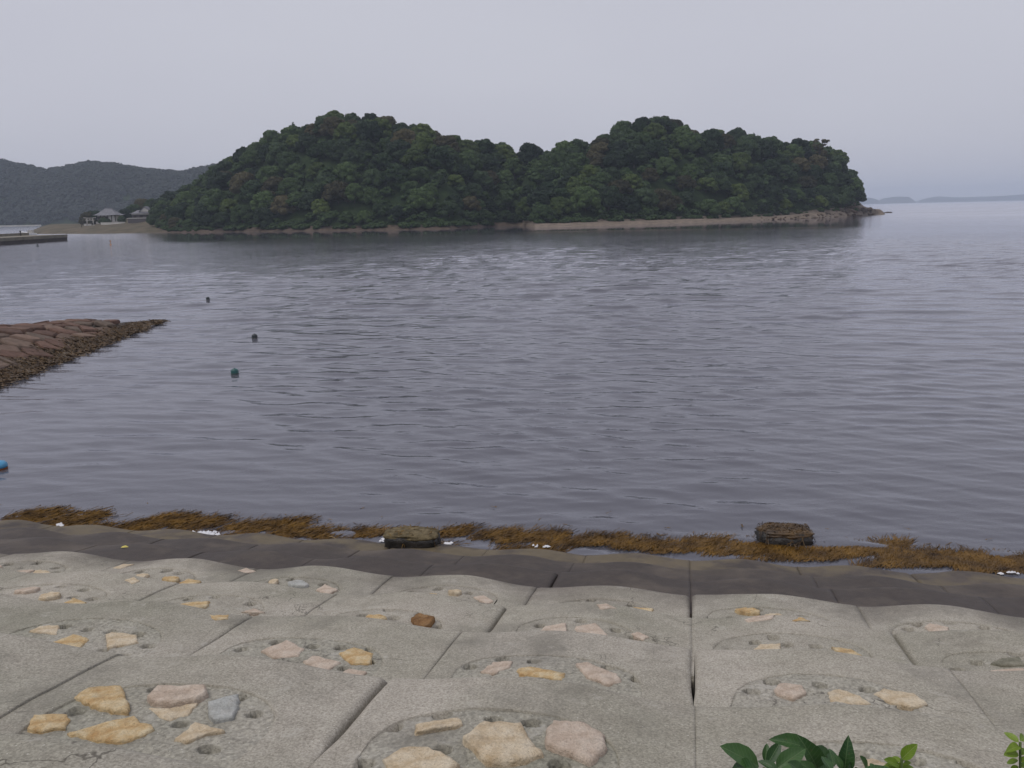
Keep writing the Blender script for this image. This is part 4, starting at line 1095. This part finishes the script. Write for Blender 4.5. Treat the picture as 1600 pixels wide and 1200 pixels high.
def forest():
    g = np.random.default_rng(31); pts = []
    # named trees first
    def spot(px, frac):
        a = bearing(px); Y = float(shore_y(a) + beach_w(px) + hill_d(px) * frac); X = a * Y; z = float(island_z(np.array(X), np.array(Y))[0]); return X, Y, z
    special = [(466, 0.95, CONIFER, TRUNK_CON, 0.78, 'dark pointed conifer standing above the crest of the left hump', 'conifer_tree', 1.0),
               (586, 0.98, CROWN['leaf_dark'][2], TRUNKS[0], 0.85, 'dark domed tree on the very summit of the left hump', 'broadleaf_tree', 1.0),
               (665, 0.60, CROWN['leaf_bright'][0], TRUNKS[1], 1.15, 'large yellow green domed tree high on the right flank of the left hump', 'broadleaf_tree', 1.0),
               (501, 0.34, CROWN['leaf_bright'][1], TRUNKS[2], 0.80, 'fresh green tree low in the middle of the left hump', 'broadleaf_tree', 1.0),
               (985, 0.22, CROWN['leaf_bright'][1], TRUNKS[2], 0.95, 'yellow green tree low on the left side of the right hump', 'broadleaf_tree', 0.9),
               (1050, 0.44, CROWN['leaf_bright'][0], TRUNKS[0], 0.75, 'light green tree in the middle of the right hump', 'broadleaf_tree', 0.9),
               (1012, 0.98, CROWN['leaf_dark'][0], TRUNKS[1], 0.80, 'dark domed tree on the very summit of the right hump', 'broadleaf_tree', 1.0),
               (1277, 0.85, AIRY, TRUNK_AIRY, 1.05, 'tall airy tree with see through crown at the right end of the island', 'airy_tree', 1.15)]
    for px, fr, cr, tk, sc, lab, nm, zs in special:
        X, Y, z = spot(px, fr); pts.append((X, Y)); tree(X, Y, z - (2.6 if cr is AIRY else 0.4), cr, tk, sc, lab, None, 0.7 * px, zs, nm)
    cand = []
    for _ in range(26000):
        px = g.uniform(246, 1337); a = bearing(px); fr = g.uniform(0.0, 1.18)
        Y = float(shore_y(a) + beach_w(px) + hill_d(px) * fr + 2.0); X = a * Y
        md = 8.6 if fr < 0.25 else 9.6
        if px > 1200 or px < 330: md *= 0.86
        ok = True
        for (qx, qy) in pts:
            if (qx - X) ** 2 + (qy - Y) ** 2 < md * md: ok = False; break
        if ok: pts.append((X, Y)); cand.append((X, Y, px, fr))
    X = np.array([c[0] for c in cand]); Y = np.array([c[1] for c in cand]); Z = island_z(X, Y)[0]
    order = sorted(range(len(cand)), key=lambda i: cand[i][1] + (500 if cand[i][3] > 1.03 else 0))
    fill = []
    for rank, i in enumerate(order):
        x, y, px, fr = cand[i]; z = float(Z[i])
        u = g.random()
        nz = float(VN(x * 0.035 + 9, y * 0.035))
        mk = 'leaf_dark' if u < 0.42 else 'leaf_mid' if u < 0.77 else 'leaf_olive' if u < 0.90 + (0.04 if nz > 0.5 else -0.04) else 'leaf_bright'
        sc = float(g.uniform(0.68, 1.24)) * (0.86 if (px < 330 or px > 1290) else 1.0) * (0.85 if fr < 0.06 else 1.0)
        if rank < 290:
            szn = 'large ' if sc > 1.0 else 'small ' if sc < 0.85 else ''
            lab = szn + CNAME[mk] + ' tree ' + zone(px, fr)
            cs = CROWN[mk]; tree(x, y, z - 0.5, cs[int(g.integers(len(cs)))], TRUNKS[int(g.integers(3))], sc, lab, szn + CNAME[mk] + ' trees ' + zone(px, fr), float(g.random() * 6.28), float(g.uniform(0.85, 1.1)))
        else: fill.append((x, y, z, sc))
    return fill
FILL = forest()
def fill_forest():
    g = np.random.default_rng(77); VV, FF = [], []; b = 0
    protos = []
    for q in range(4):
        L = lobes_round(g, 7.0, 11.0, 9); P, N = crown_points(g, L, 420); protos.append(leaf_quads(P, N, g.uniform(0.5, 1.1, 420), g) + icore(L, 0.85))
    for (x, y, z, sc) in FILL:
        V, F, V2, F2 = protos[int(g.integers(4))]; a = g.random() * 6.28; c, s = math.cos(a), math.sin(a)
        for v, f in ((V, F), (V2, F2)):
            w = v * sc; w = np.stack([w[:, 0] * c - w[:, 1] * s + x, w[:, 0] * s + w[:, 1] * c + y, w[:, 2] + z - 0.5], 1)
            VV.append(w); FF.append(f + b); b += len(w)
    # young trees closing the gaps in the canopy and along the ridge
    for _ in range(900):
        px = g.uniform(246, 1338); a = bearing(px); fr = g.uniform(0.0, 1.15) if g.random() < 0.7 else g.uniform(0.85, 1.05)
        Y = float(shore_y(a) + beach_w(px) + hill_d(px) * fr + 2); X = a * Y
        z = float(island_z(np.array(X), np.array(Y))[0]); V, F, V2, F2 = protos[int(g.integers(4))]; k = g.uniform(0.38, 0.62)
        for v, f in ((V[:1000], F[:250]), (V2, F2)):
            w = v * k + np.array([X, Y, z - 0.6]); VV.append(w); FF.append(f + b); b += len(w)
    # low shrubs along the wood's edge above the beach
    for _ in range(420):
        px = g.uniform(246, 1345); a = bearing(px); Y = float(shore_y(a) + beach_w(px) + g.uniform(-2.5, 5)); X = a * Y
        z = float(island_z(np.array(X), np.array(Y))[0]); V, F, V2, F2 = protos[int(g.integers(4))]; k = g.uniform(0.16, 0.42)
        if px > 1290: k *= 0.7
        for v, f in ((V[:640], F[:160]), (V2, F2)):
            w = v * np.array([k, k, k * 0.9]) + np.array([X, Y, z - 0.8]); VV.append(w); FF.append(f + b); b += len(w)
    o = obj('forest_undergrowth', np.concatenate(VV), np.concatenate(FF), M['leaf_mid'])
    tag(o, 'mass of shrubs and hidden trees filling the wood on the island', 'undergrowth', kind='stuff')
fill_forest()

# rocks at the island's right tip
ROCKM = []
for q in range(4):
    V, F = rough_block((0, 0, 0), (2.0, 1.6, 1.2), 30 + q, amp=0.35, power=2.6); ROCKM.append(make_mesh('shore_rock_%d' % q, V, F, M['rock_far']))
def rocky_tip():
    p = at_z(1345, 335); root = empty('rocky_point', (float(p[0]), float(p[1]), 0.0))
    tag(root, 'brown rocky point at the right tip of the island', 'rocks')
    g = random.Random(9)
    for i in range(90):
        px = g.triangular(1180, 1376, 1350); a = bearing(px); d = g.uniform(-3, 14) if px > 1300 else g.uniform(-2, 5)
        Y = float(shore_y(a) + d); X = a * Y; z = float(island_z(np.array(X), np.array(Y))[0]); s = g.uniform(0.6, 1.9) * (1.25 if px > 1320 else 0.55)
        inst('rock', ROCKM[g.randrange(4)], (X, Y, max(z, -0.3) + 0.15 * s), root, (g.uniform(-.3, .3), g.uniform(-.3, .3), g.random() * 6), (s * 1.2, s, s * g.uniform(0.7, 1.1)))
rocky_tip()
for (px, py, sx, sz, lab) in [(1386, 332.5, 3.0, 1.0, 'small dark rock awash just off the rocky point'), (1388, 327.5, 3.2, 1.2, 'low dark reef rock farther off the rocky point')]:
    p = at_z(px, py); p = _C + (p - _C) * min(1.0, 720 / p[1])
    V, F = rough_block((0, 0, 0), (2.0, 1.4, 1.2), px, amp=0.4, power=2.4)
    me = make_mesh('sea_rock', V, F, M['rock_far'])
    o = inst('sea_rock', me, (float(p[0]), float(p[1]), 0.1), None, (0, 0, 0.3), (sx, sx, sz)); tag(o, lab, 'rock')

# ------------------------------------------------------------------ shrine by the water
def on_land(px, Y):
    a = bearing(px); X = a * Y; return float(X), float(Y), float(island_z(np.array(X), np.array(Y))[0])
def torii():
    x, y, z = on_land(139.5, 585); root = empty('torii_gate', (x, y, z)); tag(root, 'pale stone torii gate on the shore left of the shrine hall', 'gate')
    H, Wd = 4.9, 3.9
    for s in (-1, 1):
        mb = MB(); mb.tube([(x + s * (Wd / 2 + 0.15), y, z - 0.4), (x + s * (Wd / 2 - 0.05), y, z + H * 0.90)], [0.36, 0.30], 10); mb.build('pillar', M['torii'], root, (x, y, z), True)
        mb = MB(); mb.box((x + s * (Wd / 2 + 0.14), y, z + 0.2), (1.0, 1.0, 0.5)); mb.build('plinth', M['torii'], root, (x, y, z))
    mb = MB(); pts = []
    for i in range(11):
        t = -1 + 0.2 * i; pts.append((x + t * 3.9, y, z + H * 0.97 + 0.35 * t * t))
    V = []; F = []
    for i, p in enumerate(pts):
        for dy, dz in ((-.35, -.22), (.35, -.22), (.42, .26), (-.42, .26)): V.append((p[0], p[1] + dy, p[2] + dz))
    for i in range(10):
        for k in range(4): F.append([i * 4 + k, i * 4 + (k + 1) % 4, i * 4 + 4 + (k + 1) % 4, i * 4 + 4 + k])
    F += [[3, 2, 1, 0], [40, 41, 42, 43]]
    obj('lintel', V, F, M['torii'], root, (x, y, z))
    mb = MB(); mb.box((x, y, z + H * 0.72), (5.6, 0.42, 0.48)); mb.build('tie_beam', M['torii'], root, (x, y, z))
    mb = MB(); mb.box((x, y, z + H * 0.835), (0.45, 0.36, 0.68)); mb.build('strut', M['torii'], root, (x, y, z))
torii()
def curved_roof(c, w, d, z0, h, ridge, n=8, flare=0.4):
    """hipped roof with concave slopes and upturned eaves"""
    V = []; F = []
    for j in range(n + 1):
        t = j / n; k = (1 - t); zz = z0 + h * (t ** 1.35) 
        hx = ridge / 2 + (w / 2 - ridge / 2) * k; hy = 0.15 + (d / 2 - 0.15) * k
        ring = [(-hx, -hy), (0, -hy), (hx, -hy), (hx, 0), (hx, hy), (0, hy), (-hx, hy), (-hx, 0)]
        for i, (x, y) in enumerate(ring): V.append((c[0] + x, c[1] + y, zz + (flare * k ** 3 if i in (0, 2, 4, 6) else 0)))
    for j in range(n):
        for i in range(8):
            i2 = (i + 1) % 8; F.append([j * 8 + i, j * 8 + i2, (j + 1) * 8 + i2, (j + 1) * 8 + i])
    F.append([n * 8 + i for i in range(8)]); F.append([i for i in range(8)][::-1])
    return V, F
def shrine():
    x, y, z = on_land(170, 600); root = empty('shrine_hall', (x, y, z)); o = (x, y, z)
    tag(root, 'shrine hall with large grey hipped roof behind the torii', 'building')
    mb = MB(); mb.box((x, y, z + 0.4), (13.4, 10.4, 1.4)); mb.build('stone_base', M['torii'], root, o)
    mb = MB(); mb.box((x, y, z + 3.2), (11.6, 8.6, 4.4)); mb.build('wall', M['plaster'], root, o)
    for i in range(6):
        mb = MB(); mb.box((x - 5.9 + i * 2.36, y - 4.5, z + 3.1), (0.35, 0.35, 4.3)); mb.build('post', M['dark_wood'], root, o)
    for i in range(3):
        mb = MB(); mb.box((x - 4.7 + i * 2.36, y - 4.36, z + 2.9), (1.8, 0.12, 3.0)); mb.build('door_panel', M['dark_wood'], root, o)
    V, F = curved_roof((x, y), 16.4, 13.0, z + 5.0, 4.6, 4.6); rf = obj('roof', V, F, M['roof'], root, o)
    mb = MB(); mb.box((x, y, z + 9.75), (5.2, 0.6, 0.55)); mb.build('ridge_cap', M['roof'], rf, o)
    # side building with white gable behind a board fence
    x, y, z = on_land(224, 575); root = empty('shrine_office', (x, y, z)); o = (x, y, z)
    tag(root, 'low tiled house with white gable at the edge of the wood', 'building')
    mb = MB(); mb.box((x, y, z + 1.5), (12.0, 7.0, 3.6)); mb.build('wall', M['fence_wood'], root, o)
    mb = MB(); mb.box((x, y, z + 3.75), (12.1, 7.1, 0.9)); mb.build('plaster_band', M['plaster'], root, o)
    V, F = curved_roof((x, y), 14.6, 9.4, z + 4.0, 2.2, 7.0, 5, 0.2); rf = obj('roof', V, F, M['roof'], root, o)
    ux, uz = x + 2.2, z + 5.2
    mb = MB(); mb.add([(ux - 3.2, y - 2.6, uz), (ux + 3.2, y - 2.6, uz), (ux, y - 2.6, uz + 2.7), (ux - 3.2, y + 2.6, uz), (ux + 3.2, y + 2.6, uz), (ux, y + 2.6, uz + 2.7)], [[0, 1, 2], [5, 4, 3], [0, 3, 4, 1]]); mb.build('gable', M['plaster'], root, o)
    for s in (-1, 1):
        mb = MB(); mb.add([(ux + s * 3.9, y - 3.1, uz - 0.35), (ux + s * 3.9, y + 3.1, uz - 0.35), (ux, y + 3.1, uz + 2.95), (ux, y - 3.1, uz + 2.95), (ux + s * 3.9, y - 3.1, uz - 0.05), (ux + s * 3.9, y + 3.1, uz - 0.05), (ux, y + 3.1, uz + 3.25), (ux, y - 3.1, uz + 3.25)], [[0, 1, 2, 3], [7, 6, 5, 4], [0, 3, 7, 4], [1, 5, 6, 2], [0, 4, 5, 1], [2, 6, 7, 3]]); mb.build('upper_roof', M['roof'], root, o)
    for i in range(3):
        mb = MB(); mb.box((x - 4 + i * 4, y - 3.55, z + 2.2), (1.8, 0.1, 1.6)); mb.build('window', M['dark_wood'], root, o)
    fy = y - 8.0; fz = float(island_z(np.array(x), np.array(fy))[0]); root = empty('board_fence', (x, fy, fz)); tag(root, 'dark grey board fence with a pale top rail in front of the low house', 'fence')
    for i in range(26):
        mb = MB(); mb.box((x - 6.6 + i * 0.52, fy, fz + 1.2), (0.48, 0.08, 2.9)); mb.build('board', M['fence_wood'], root, (x - 6.6 + i * 0.52, fy, fz))
    mb = MB(); mb.box((x - 0.1, fy, fz + 2.85), (13.8, 0.3, 0.36)); mb.build('top_rail', M['plaster'], root, (x, fy, fz))
    for lab, p0, p1, Y in (('low white wall in front of the shrine hall', 156, 194, 580), ('low white wall at the foot of the torii gate', 129.5, 141, 592)):
        a, b = on_land(p0, Y), on_land(p1, Y); m = ((a[0] + b[0]) / 2, Y, (a[2] + b[2]) / 2)
        w_root = empty('white_wall', m); tag(w_root, lab, 'wall')
        mb = MB(); mb.box((m[0], m[1], m[2] + 0.3), (abs(b[0] - a[0]), 0.35, 1.4)); mb.build('wall_body', M['plaster'], w_root, m)
        mb = MB(); mb.box((m[0], m[1], m[2] + 1.08), (abs(b[0] - a[0]) + 0.3, 0.6, 0.16)); mb.build('coping', M['pale_concrete'], w_root, m)
    x, y, z = on_land(125.5, 560); mb = MB(); mb.tube([(x, y, z - 0.5), (x, y, z + 2.6)], [0.22, 0.18], 8); mb.box((x, y, z + 2.6), (0.6, 0.4, 0.3))
    tag(mb.build('beach_post', M['dark_wood'], None, (x, y, z)), 'short dark post standing on the sand left of the torii', 'post')
    for px, Y, mk, sc, lab in [(137, 612, 'leaf_olive', 0.85, 'olive bushy tree behind the torii gate'), (148, 615, 'leaf_mid', 0.9, 'green tree between the torii and the shrine hall'), (160, 588, 'leaf_dark', 0.46, 'dark bush in front of the shrine hall, left of its white wall'), (167, 586, 'leaf_mid', 0.36, 'round green bush in front of the shrine hall'), (189, 590, 'leaf_dark', 0.42, 'dark bush at the right corner of the shrine hall'), (195, 615, 'leaf_dark', 0.72, 'dark tree between the shrine hall and the low house'), (210, 625, 'leaf_mid', 0.82, 'green tree behind the left end of the low house'), (224, 632, 'leaf_olive', 0.95, 'olive tree behind the roof of the low house'), (240, 600, 'leaf_dark', 0.85, 'dark tree at the right end of the low house'), (203, 585, 'leaf_mid', 0.26, 'small bush at the left end of the board fence'), (246, 565, 'leaf_mid', 0.55, 'mid green tree beside the right end of the board fence')]:
        x, y, z = on_land(px, Y); tree(x, y, max(z, 1.5) - 0.4, CROWN[mk][int(px) % 2], TRUNKS[0], sc, lab, None, px * 1.0, 1.0, 'garden_tree')
shrine()

# ------------------------------------------------------------------ pier, moored boat, far shore
def pier():
    X1, X0, Y0, Y1, zt = -177.0, -193.0, 215.0, 361.0, 2.45
    root = empty('pier', (X1, Y1, 0)); o = (X1, Y1, 0.0)
    tag(root, 'low brown concrete pier at the left edge, ending in the bay', 'pier')
    for i in range(9):
        y0 = Y0 + (Y1 - Y0) * i / 9; y1 = Y0 + (Y1 - Y0) * (i + 1) / 9 - 0.12
        mb = MB(); mb.box(((X0 + X1) / 2, (y0 + y1) / 2, -0.4), (X1 - X0, y1 - y0, 3.4)); mb.build('tide_wall', M['pier_wet'], root, o)
        mb = MB(); mb.box(((X0 + X1) / 2, (y0 + y1) / 2, (1.302 + zt) / 2), (X1 - X0 + 0.5, y1 - y0, zt - 1.302)); mb.build('deck_slab', M['pier'], root, o)
    mb = MB(); mb.box((X0 + 0.6, (Y0 + Y1) / 2, zt + 0.51), (0.7, Y1 - Y0, 1.0)); mb.build('parapet', M['pier'], root, o)
    mb = MB(); mb.tube([(X0 + 4.0, Y1 - 12, zt), (X0 + 4.0, Y1 - 12, zt + 1.7)], [0.25, 0.22], 8); mb.tube([(X0 + 4.0, Y1 - 12, zt + 1.7), (X0 + 4.0, Y1 - 12, zt + 2.0)], [0.4, 0.4], 8)
    mb.build('bollard', M['dark_wood'], root, o)
    # small boat moored behind the pier
    p = at_y(44, 360, 372); L, B = 6.6, 2.0; c = (float(p[0]), 372.0, 0.0)
    root = empty('small_boat', c); tag(root, 'small pale boat moored behind the pier', 'boat')
    V = []; F = []; n = 11
    for i in range(n):
        t = i / (n - 1); xx = c[0] - L / 2 + L * t; w = B / 2 * math.sin(PI * (0.12 + 0.80 * t)) ** 0.6; sh = 1.6 + 1.0 * (1 - t) ** 2
        for k, (fy, fz) in enumerate(((-1, sh), (-0.85, 0.6), (0, -0.3), (0.85, 0.6), (1, sh))): V.append((xx, c[1] + fy * w, fz + 1.4))
    for i in range(n - 1):
        for k in range(4): F.append([i * 5 + k, i * 5 + k + 1, i * 5 + 6 + k, i * 5 + 5 + k])
    F.append([0, 1, 2, 3, 4][::-1]); F.append([(n - 1) * 5 + k for k in range(5)]); F.append([i * 5 for i in range(n)] + [i * 5 + 4 for i in reversed(range(n))])
    obj('hull', V, F, M['white_paint'], root, c); mb = MB(); mb.box((c[0] + 1.0, c[1], 3.6), (2.0, 1.3, 1.5)); mb.build('cabin', M['pale_concrete'], root, c)
pier()
def far_hill():
    sky = [(-500, 240), (-300, 225), (-150, 230), (0, 250), (30, 257), (80, 269), (110, 262), (145, 255), (185, 260), (230, 266), (290, 271), (330, 262), (360, 254), (420, 245), (520, 250), (640, 280), (720, 330), (760, 345)]
    Y0, YR = 1430.0, 1760.0
    kb = np.array([bearing(x) for x, _ in sky]); kz = np.array([at_y(x, y, YR)[2] - 7.0 for x, y in sky])
    def hz(X, Y):
        a = X / Y; hr = np.interp(a, kb, kz); t = np.clip((Y - Y0) / (YR - Y0), 0, None)
        spur = 0.10 * np.sin(a * 55) + 0.07 * np.sin(a * 120 + 1)
        up = hr * np.sin(np.clip(t, 0, 1) * PI / 2) ** (1.0 + spur); dn = hr * np.cos(np.clip((t - 1) / 1.2, 0, 1) * PI / 2)
        return np.where(t < 1, up, dn) + 6 * (VN(X * 0.012, Y * 0.012) - 0.5) * np.clip(t, 0, 1) - 1.5 * (t <= 0)
    A, Yg = np.meshgrid(np.linspace(kb[0], kb[-1], 160), np.concatenate([[Y0 - 20], np.linspace(Y0, YR + 360, 60)]))
    X = A * Yg; Z = hz(X, Yg)
    o = obj('hill', np.stack([X, Yg, Z], -1).reshape(-1, 3), grid_faces(61, 160), M['forest_floor'], None, (0, 0, 0), True)
    tag(o, 'long wooded hill across the bay on the left, blue with haze', 'hill', kind='structure')
    g = np.random.default_rng(41); n = 5200
    a = g.uniform(kb[0] * 0.80, bearing(560), n); t = g.uniform(0.0, 1.06, n); Y = Y0 + 6 + (YR - Y0) * t; X = a * Y; Z = hz(X, Y)
    protos = []
    for q in range(5):
        L = lobes_round(g, 7.0, 10.0, 6); V2, F2 = icore(L[1:], 0.92); V2 = V2 + g.normal(0, 0.28, V2.shape); P, N = crown_points(g, L, 46); V, F = leaf_quads(P, N, g.uniform(0.9, 1.7, 46), g)
        protos.append((np.concatenate([V, V2]), np.concatenate([F, F2 + len(V)])))
    VV, FF = [], []; b = 0
    for i in range(n):
        V, F = protos[int(g.integers(5))]; k = g.uniform(0.7, 1.5); an = g.random() * 6.28; c, s = math.cos(an), math.sin(an)
        w = V * k; VV.append(np.stack([w[:, 0] * c - w[:, 1] * s + X[i], w[:, 0] * s + w[:, 1] * c + Y[i], w[:, 2] + Z[i] - 1.0], 1)); FF.append(F + b); b += len(w)
    o = obj('hill_forest', np.concatenate(VV), np.concatenate(FF), M['leaf_far'])
    tag(o, 'far off forest covering the blue hill on the left', 'forest', kind='stuff')
    for p0, p1, lab in ((-40, 62, 'pale sea wall line at the foot of the far hill, left part'), (86, 121, 'pale sea wall line at the foot of the far hill, nearer the torii')):
        xa, xb = bearing(p0) * (Y0 - 14), bearing(p1) * (Y0 - 14); m = ((xa + xb) / 2, Y0 - 14.0, 0.0)
        root = empty('far_sea_wall', m); tag(root, lab, 'sea wall', 'pale sea walls under the far hill')
        mb = MB(); mb.box((m[0], m[1], 0.6), (xb - xa, 2.0, 2.2)); mb.build('wall_body', M['pale_concrete'], root, m)
        mb = MB(); mb.box((m[0], m[1] + 0.2, 1.9), (xb - xa, 1.0, 0.4)); mb.build('parapet', M['pale_concrete'], root, m)
far_hill()
def far_islands():
    for sky, Y, lab in [([(1300, 318), (1320, 310), (1345, 308), (1362, 309.5), (1376, 314), (1384, 317)], 8600, 'pale distant islet showing just right of the wooded island'),
                        ([(1366, 317), (1380, 310), (1398, 307.5), (1420, 307.5), (1427, 312), (1432, 316)], 9200, 'pale flat topped distant island on the horizon'),
                        ([(1428, 316), (1445, 310.5), (1465, 306.5), (1490, 308.5), (1530, 307.5), (1570, 306), (1600, 303.5), (1660, 300), (1760, 303), (1900, 308)], 10000, 'long pale distant land on the horizon at the right edge')]:
        xs = np.linspace(sky[0][0], sky[-1][0], 60); ys = np.interp(xs, [p[0] for p in sky], [p[1] for p in sky])
        V = []
        for j, (dy, f) in enumerate(((-160, 0.0), (-120, 0.45), (-60, 0.85), (0, 1.0), (90, 0.85), (220, 0.0))):
            for x, y in zip(xs, ys):
                p = at_y(x, y, Y); hgt = max(p[2], 3.0) * f + (3.0 * float(VN(x * 0.4, j * 1.0)) if 0 < f else -2)
                V.append((p[0] * (Y + dy) / Y, Y + dy, hgt))
        o = obj('distant_island', V, grid_faces(6, 60), M['leaf_far'], None, (0, 0, 0), True)
        tag(o, lab, 'island', kind='structure')
far_islands()

# ------------------------------------------------------------------ plants at the bottom edge of the picture
def leaf_mesh(name, L, Wd, seed, mat, fold=0.25, bend=0.3):
    n = 9; V = []; F = []; g = random.Random(seed)
    for i in range(n):
        t = i / (n - 1); w = Wd / 2 * (math.sin(PI * t ** 0.85) ** 0.75) * (1 + 0.04 * (i % 2)) + 0.0006
        z = -bend * L * t * t; 
        for k, s in enumerate((-1, -0.5, 0, 0.5, 1)): V.append((t * L, s * w, z + abs(s) * w * fold * 2 + 0.004 * math.sin(i * 2.1 + s * 3)))
    for i in range(n - 1):
        for k in range(4): F.append([i * 5 + k, i * 5 + k + 1, i * 5 + 6 + k, i * 5 + 5 + k])
    return make_mesh(name, V, F, mat, True)
def plant(name, label, root_xyz, leaves, mat, stems, Lw):
    root = empty(name, root_xyz); tag(root, label, 'plant', None)
    for pts in stems:
        mb = MB(); m = len(pts); mb.tube(pts, [0.006 * (1.2 - 0.7 * i / m) for i in range(m)], 6); mb.build('stem', M['stem'], root, root_xyz, True)
    protos = [leaf_mesh(name + '_leaf_%d' % q, 1.0, Lw, q, M[mat], 0.18 + 0.1 * q, 0.10 + 0.12 * q) for q in range(3)]
    for i, (b, t) in enumerate(leaves):
        b, t = Vector(b), Vector(t); d = t - b; L = d.length; x = d.normalized()
        upv = Vector((0.25 * math.sin(i * 2.3), -0.55, 0.9)); y = upv.cross(x).normalized(); z = x.cross(y)
        o = inst('leaf', protos[i % 3], tuple(b), root, (0, 0, 0), (L, L, L))
        o.rotation_euler = Matrix((x, y, z)).transposed().to_euler()
def pxp(px, py, Y): return tuple(float(v) for v in at_y(px, py, Y))
o7, k7 = (1100, 1120), 3.2
def q7(x, y, Y): return pxp(o7[0] + x / k7, o7[1] + y / k7, Y)
gp = random.Random(3)
rt = (0.98, 2.05, 5.95); pairs = []
for b, t, Y in [((275, 250), (95, 140), 2.55), ((360, 262), (510, 150), 2.45), ((505, 152), (352, 96), 2.62), ((318, 235), (384, 122), 2.68), ((305, 225), (318, 132), 2.70), ((565, 262), (520, 128), 2.56), ((640, 235), (560, 152), 2.64), ((650, 250), (628, 148), 2.60), ((700, 270), (724, 130), 2.50), ((815, 270), (790, 196), 2.55), ((260, 262), (118, 238), 2.48), ((560, 280), (470, 215), 2.50), ((640, 270), (590, 190), 2.45), ((690, 262), (660, 190), 2.46), ((370, 285), (280, 205), 2.42), ((500, 285), (430, 225), 2.40), ((860, 275), (830, 225), 2.50), ((720, 285), (780, 240), 2.44)]:
    pairs.append((q7(*b, Y), q7(*t, Y + gp.uniform(-0.05, 0.08))))
for _ in range(26):
    x = gp.uniform(120, 860); a = gp.uniform(0.5, 2.7); b = q7(x, gp.uniform(300, 420), gp.uniform(2.3, 2.6)); L = gp.uniform(0.07, 0.13)
    pairs.append((b, (b[0] + L * math.cos(a), b[1] + gp.uniform(-.04, .04), b[2] + L * math.sin(a) * 0.5)))
st = []
for x in (300, 480, 620, 760):
    e = Vector(q7(x, 255, 2.5)); st.append([Vector((e.x * 0.9, 2.02, 5.9)), Vector((e.x * 0.95, 2.25, 6.15)), e])
plant('broad_leaved_shrub', 'dark glossy broad leaved shrub at the bottom edge of the picture', rt, pairs, 'plant_leaf', st, 0.46)
def small_plant(label, cx, tips, Y, seed):
    g = random.Random(seed); pairs = []
    for b, t in tips: pairs.append((pxp(*b, Y), pxp(*t, Y + g.uniform(-.03, .04))))
    base = pxp(cx, 1330, Y); root = (base[0], base[1] - 0.2, 5.93)
    for _ in range(14):
        b = pxp(cx + g.uniform(-30, 30), g.uniform(1205, 1290), Y); a = g.random() * 6.28; L = g.uniform(0.03, 0.06); pairs.append((b, (b[0] + L * math.cos(a), b[1] + 0.02, b[2] + L * math.sin(a))))
    top = pxp(cx, tips[0][0][1], Y); plant('yellow_green_seedling', label, root, pairs, 'plant_light', [[Vector(root), Vector(base), Vector(top)]], 0.5)
small_plant('yellow green seedling right beside the dark shrub', 1409, [((1409, 1186), (1432, 1163)), ((1409, 1188), (1424, 1166)), ((1408, 1192), (1395, 1180)), ((1405, 1196), (1383, 1186)), ((1412, 1194), (1424, 1190)), ((1408, 1203), (1388, 1192)), ((1411, 1203), (1428, 1198)), ((1400, 1204), (1374, 1198))], 2.6, 1)
small_plant('yellow green seedling in the bottom right corner', 1594, [((1592, 1160), (1569, 1143)), ((1594, 1158), (1604, 1147)), ((1592, 1166), (1576, 1170)), ((1590, 1176), (1570, 1179)), ((1592, 1172), (1582, 1162)), ((1593, 1180), (1606, 1168)), ((1591, 1188), (1572, 1192)), ((1594, 1190), (1606, 1182)), ((1592, 1198), (1576, 1204)), ((1594, 1198), (1610, 1194))], 2.6, 2)

# ------------------------------------------------------------------ haze: the damp air over the bay
def haze():
    mb = MB(); x0, x1, y0, y1, z0, z1 = -12000, 12000, -11800, 12000, -5.0, 190.0
    mb.box(((x0 + x1) / 2, (y0 + y1) / 2, (z0 + z1) / 2), (x1 - x0, y1 - y0, z1 - z0))
    t = NT('haze_air'); pv = t.node('ShaderNodeVolumePrincipled')
    pv.inputs['Color'].default_value = (0.76, 0.85, 1.0, 1); pv.inputs['Density'].default_value = 0.00014; pv.inputs['Anisotropy'].default_value = 0.2
    t.l.new(pv.outputs[0], t.out.inputs['Volume'])
    o = mb.build('haze', t.m); tag(o, 'thin damp haze lying over the bay', 'haze', kind='stuff')
haze()
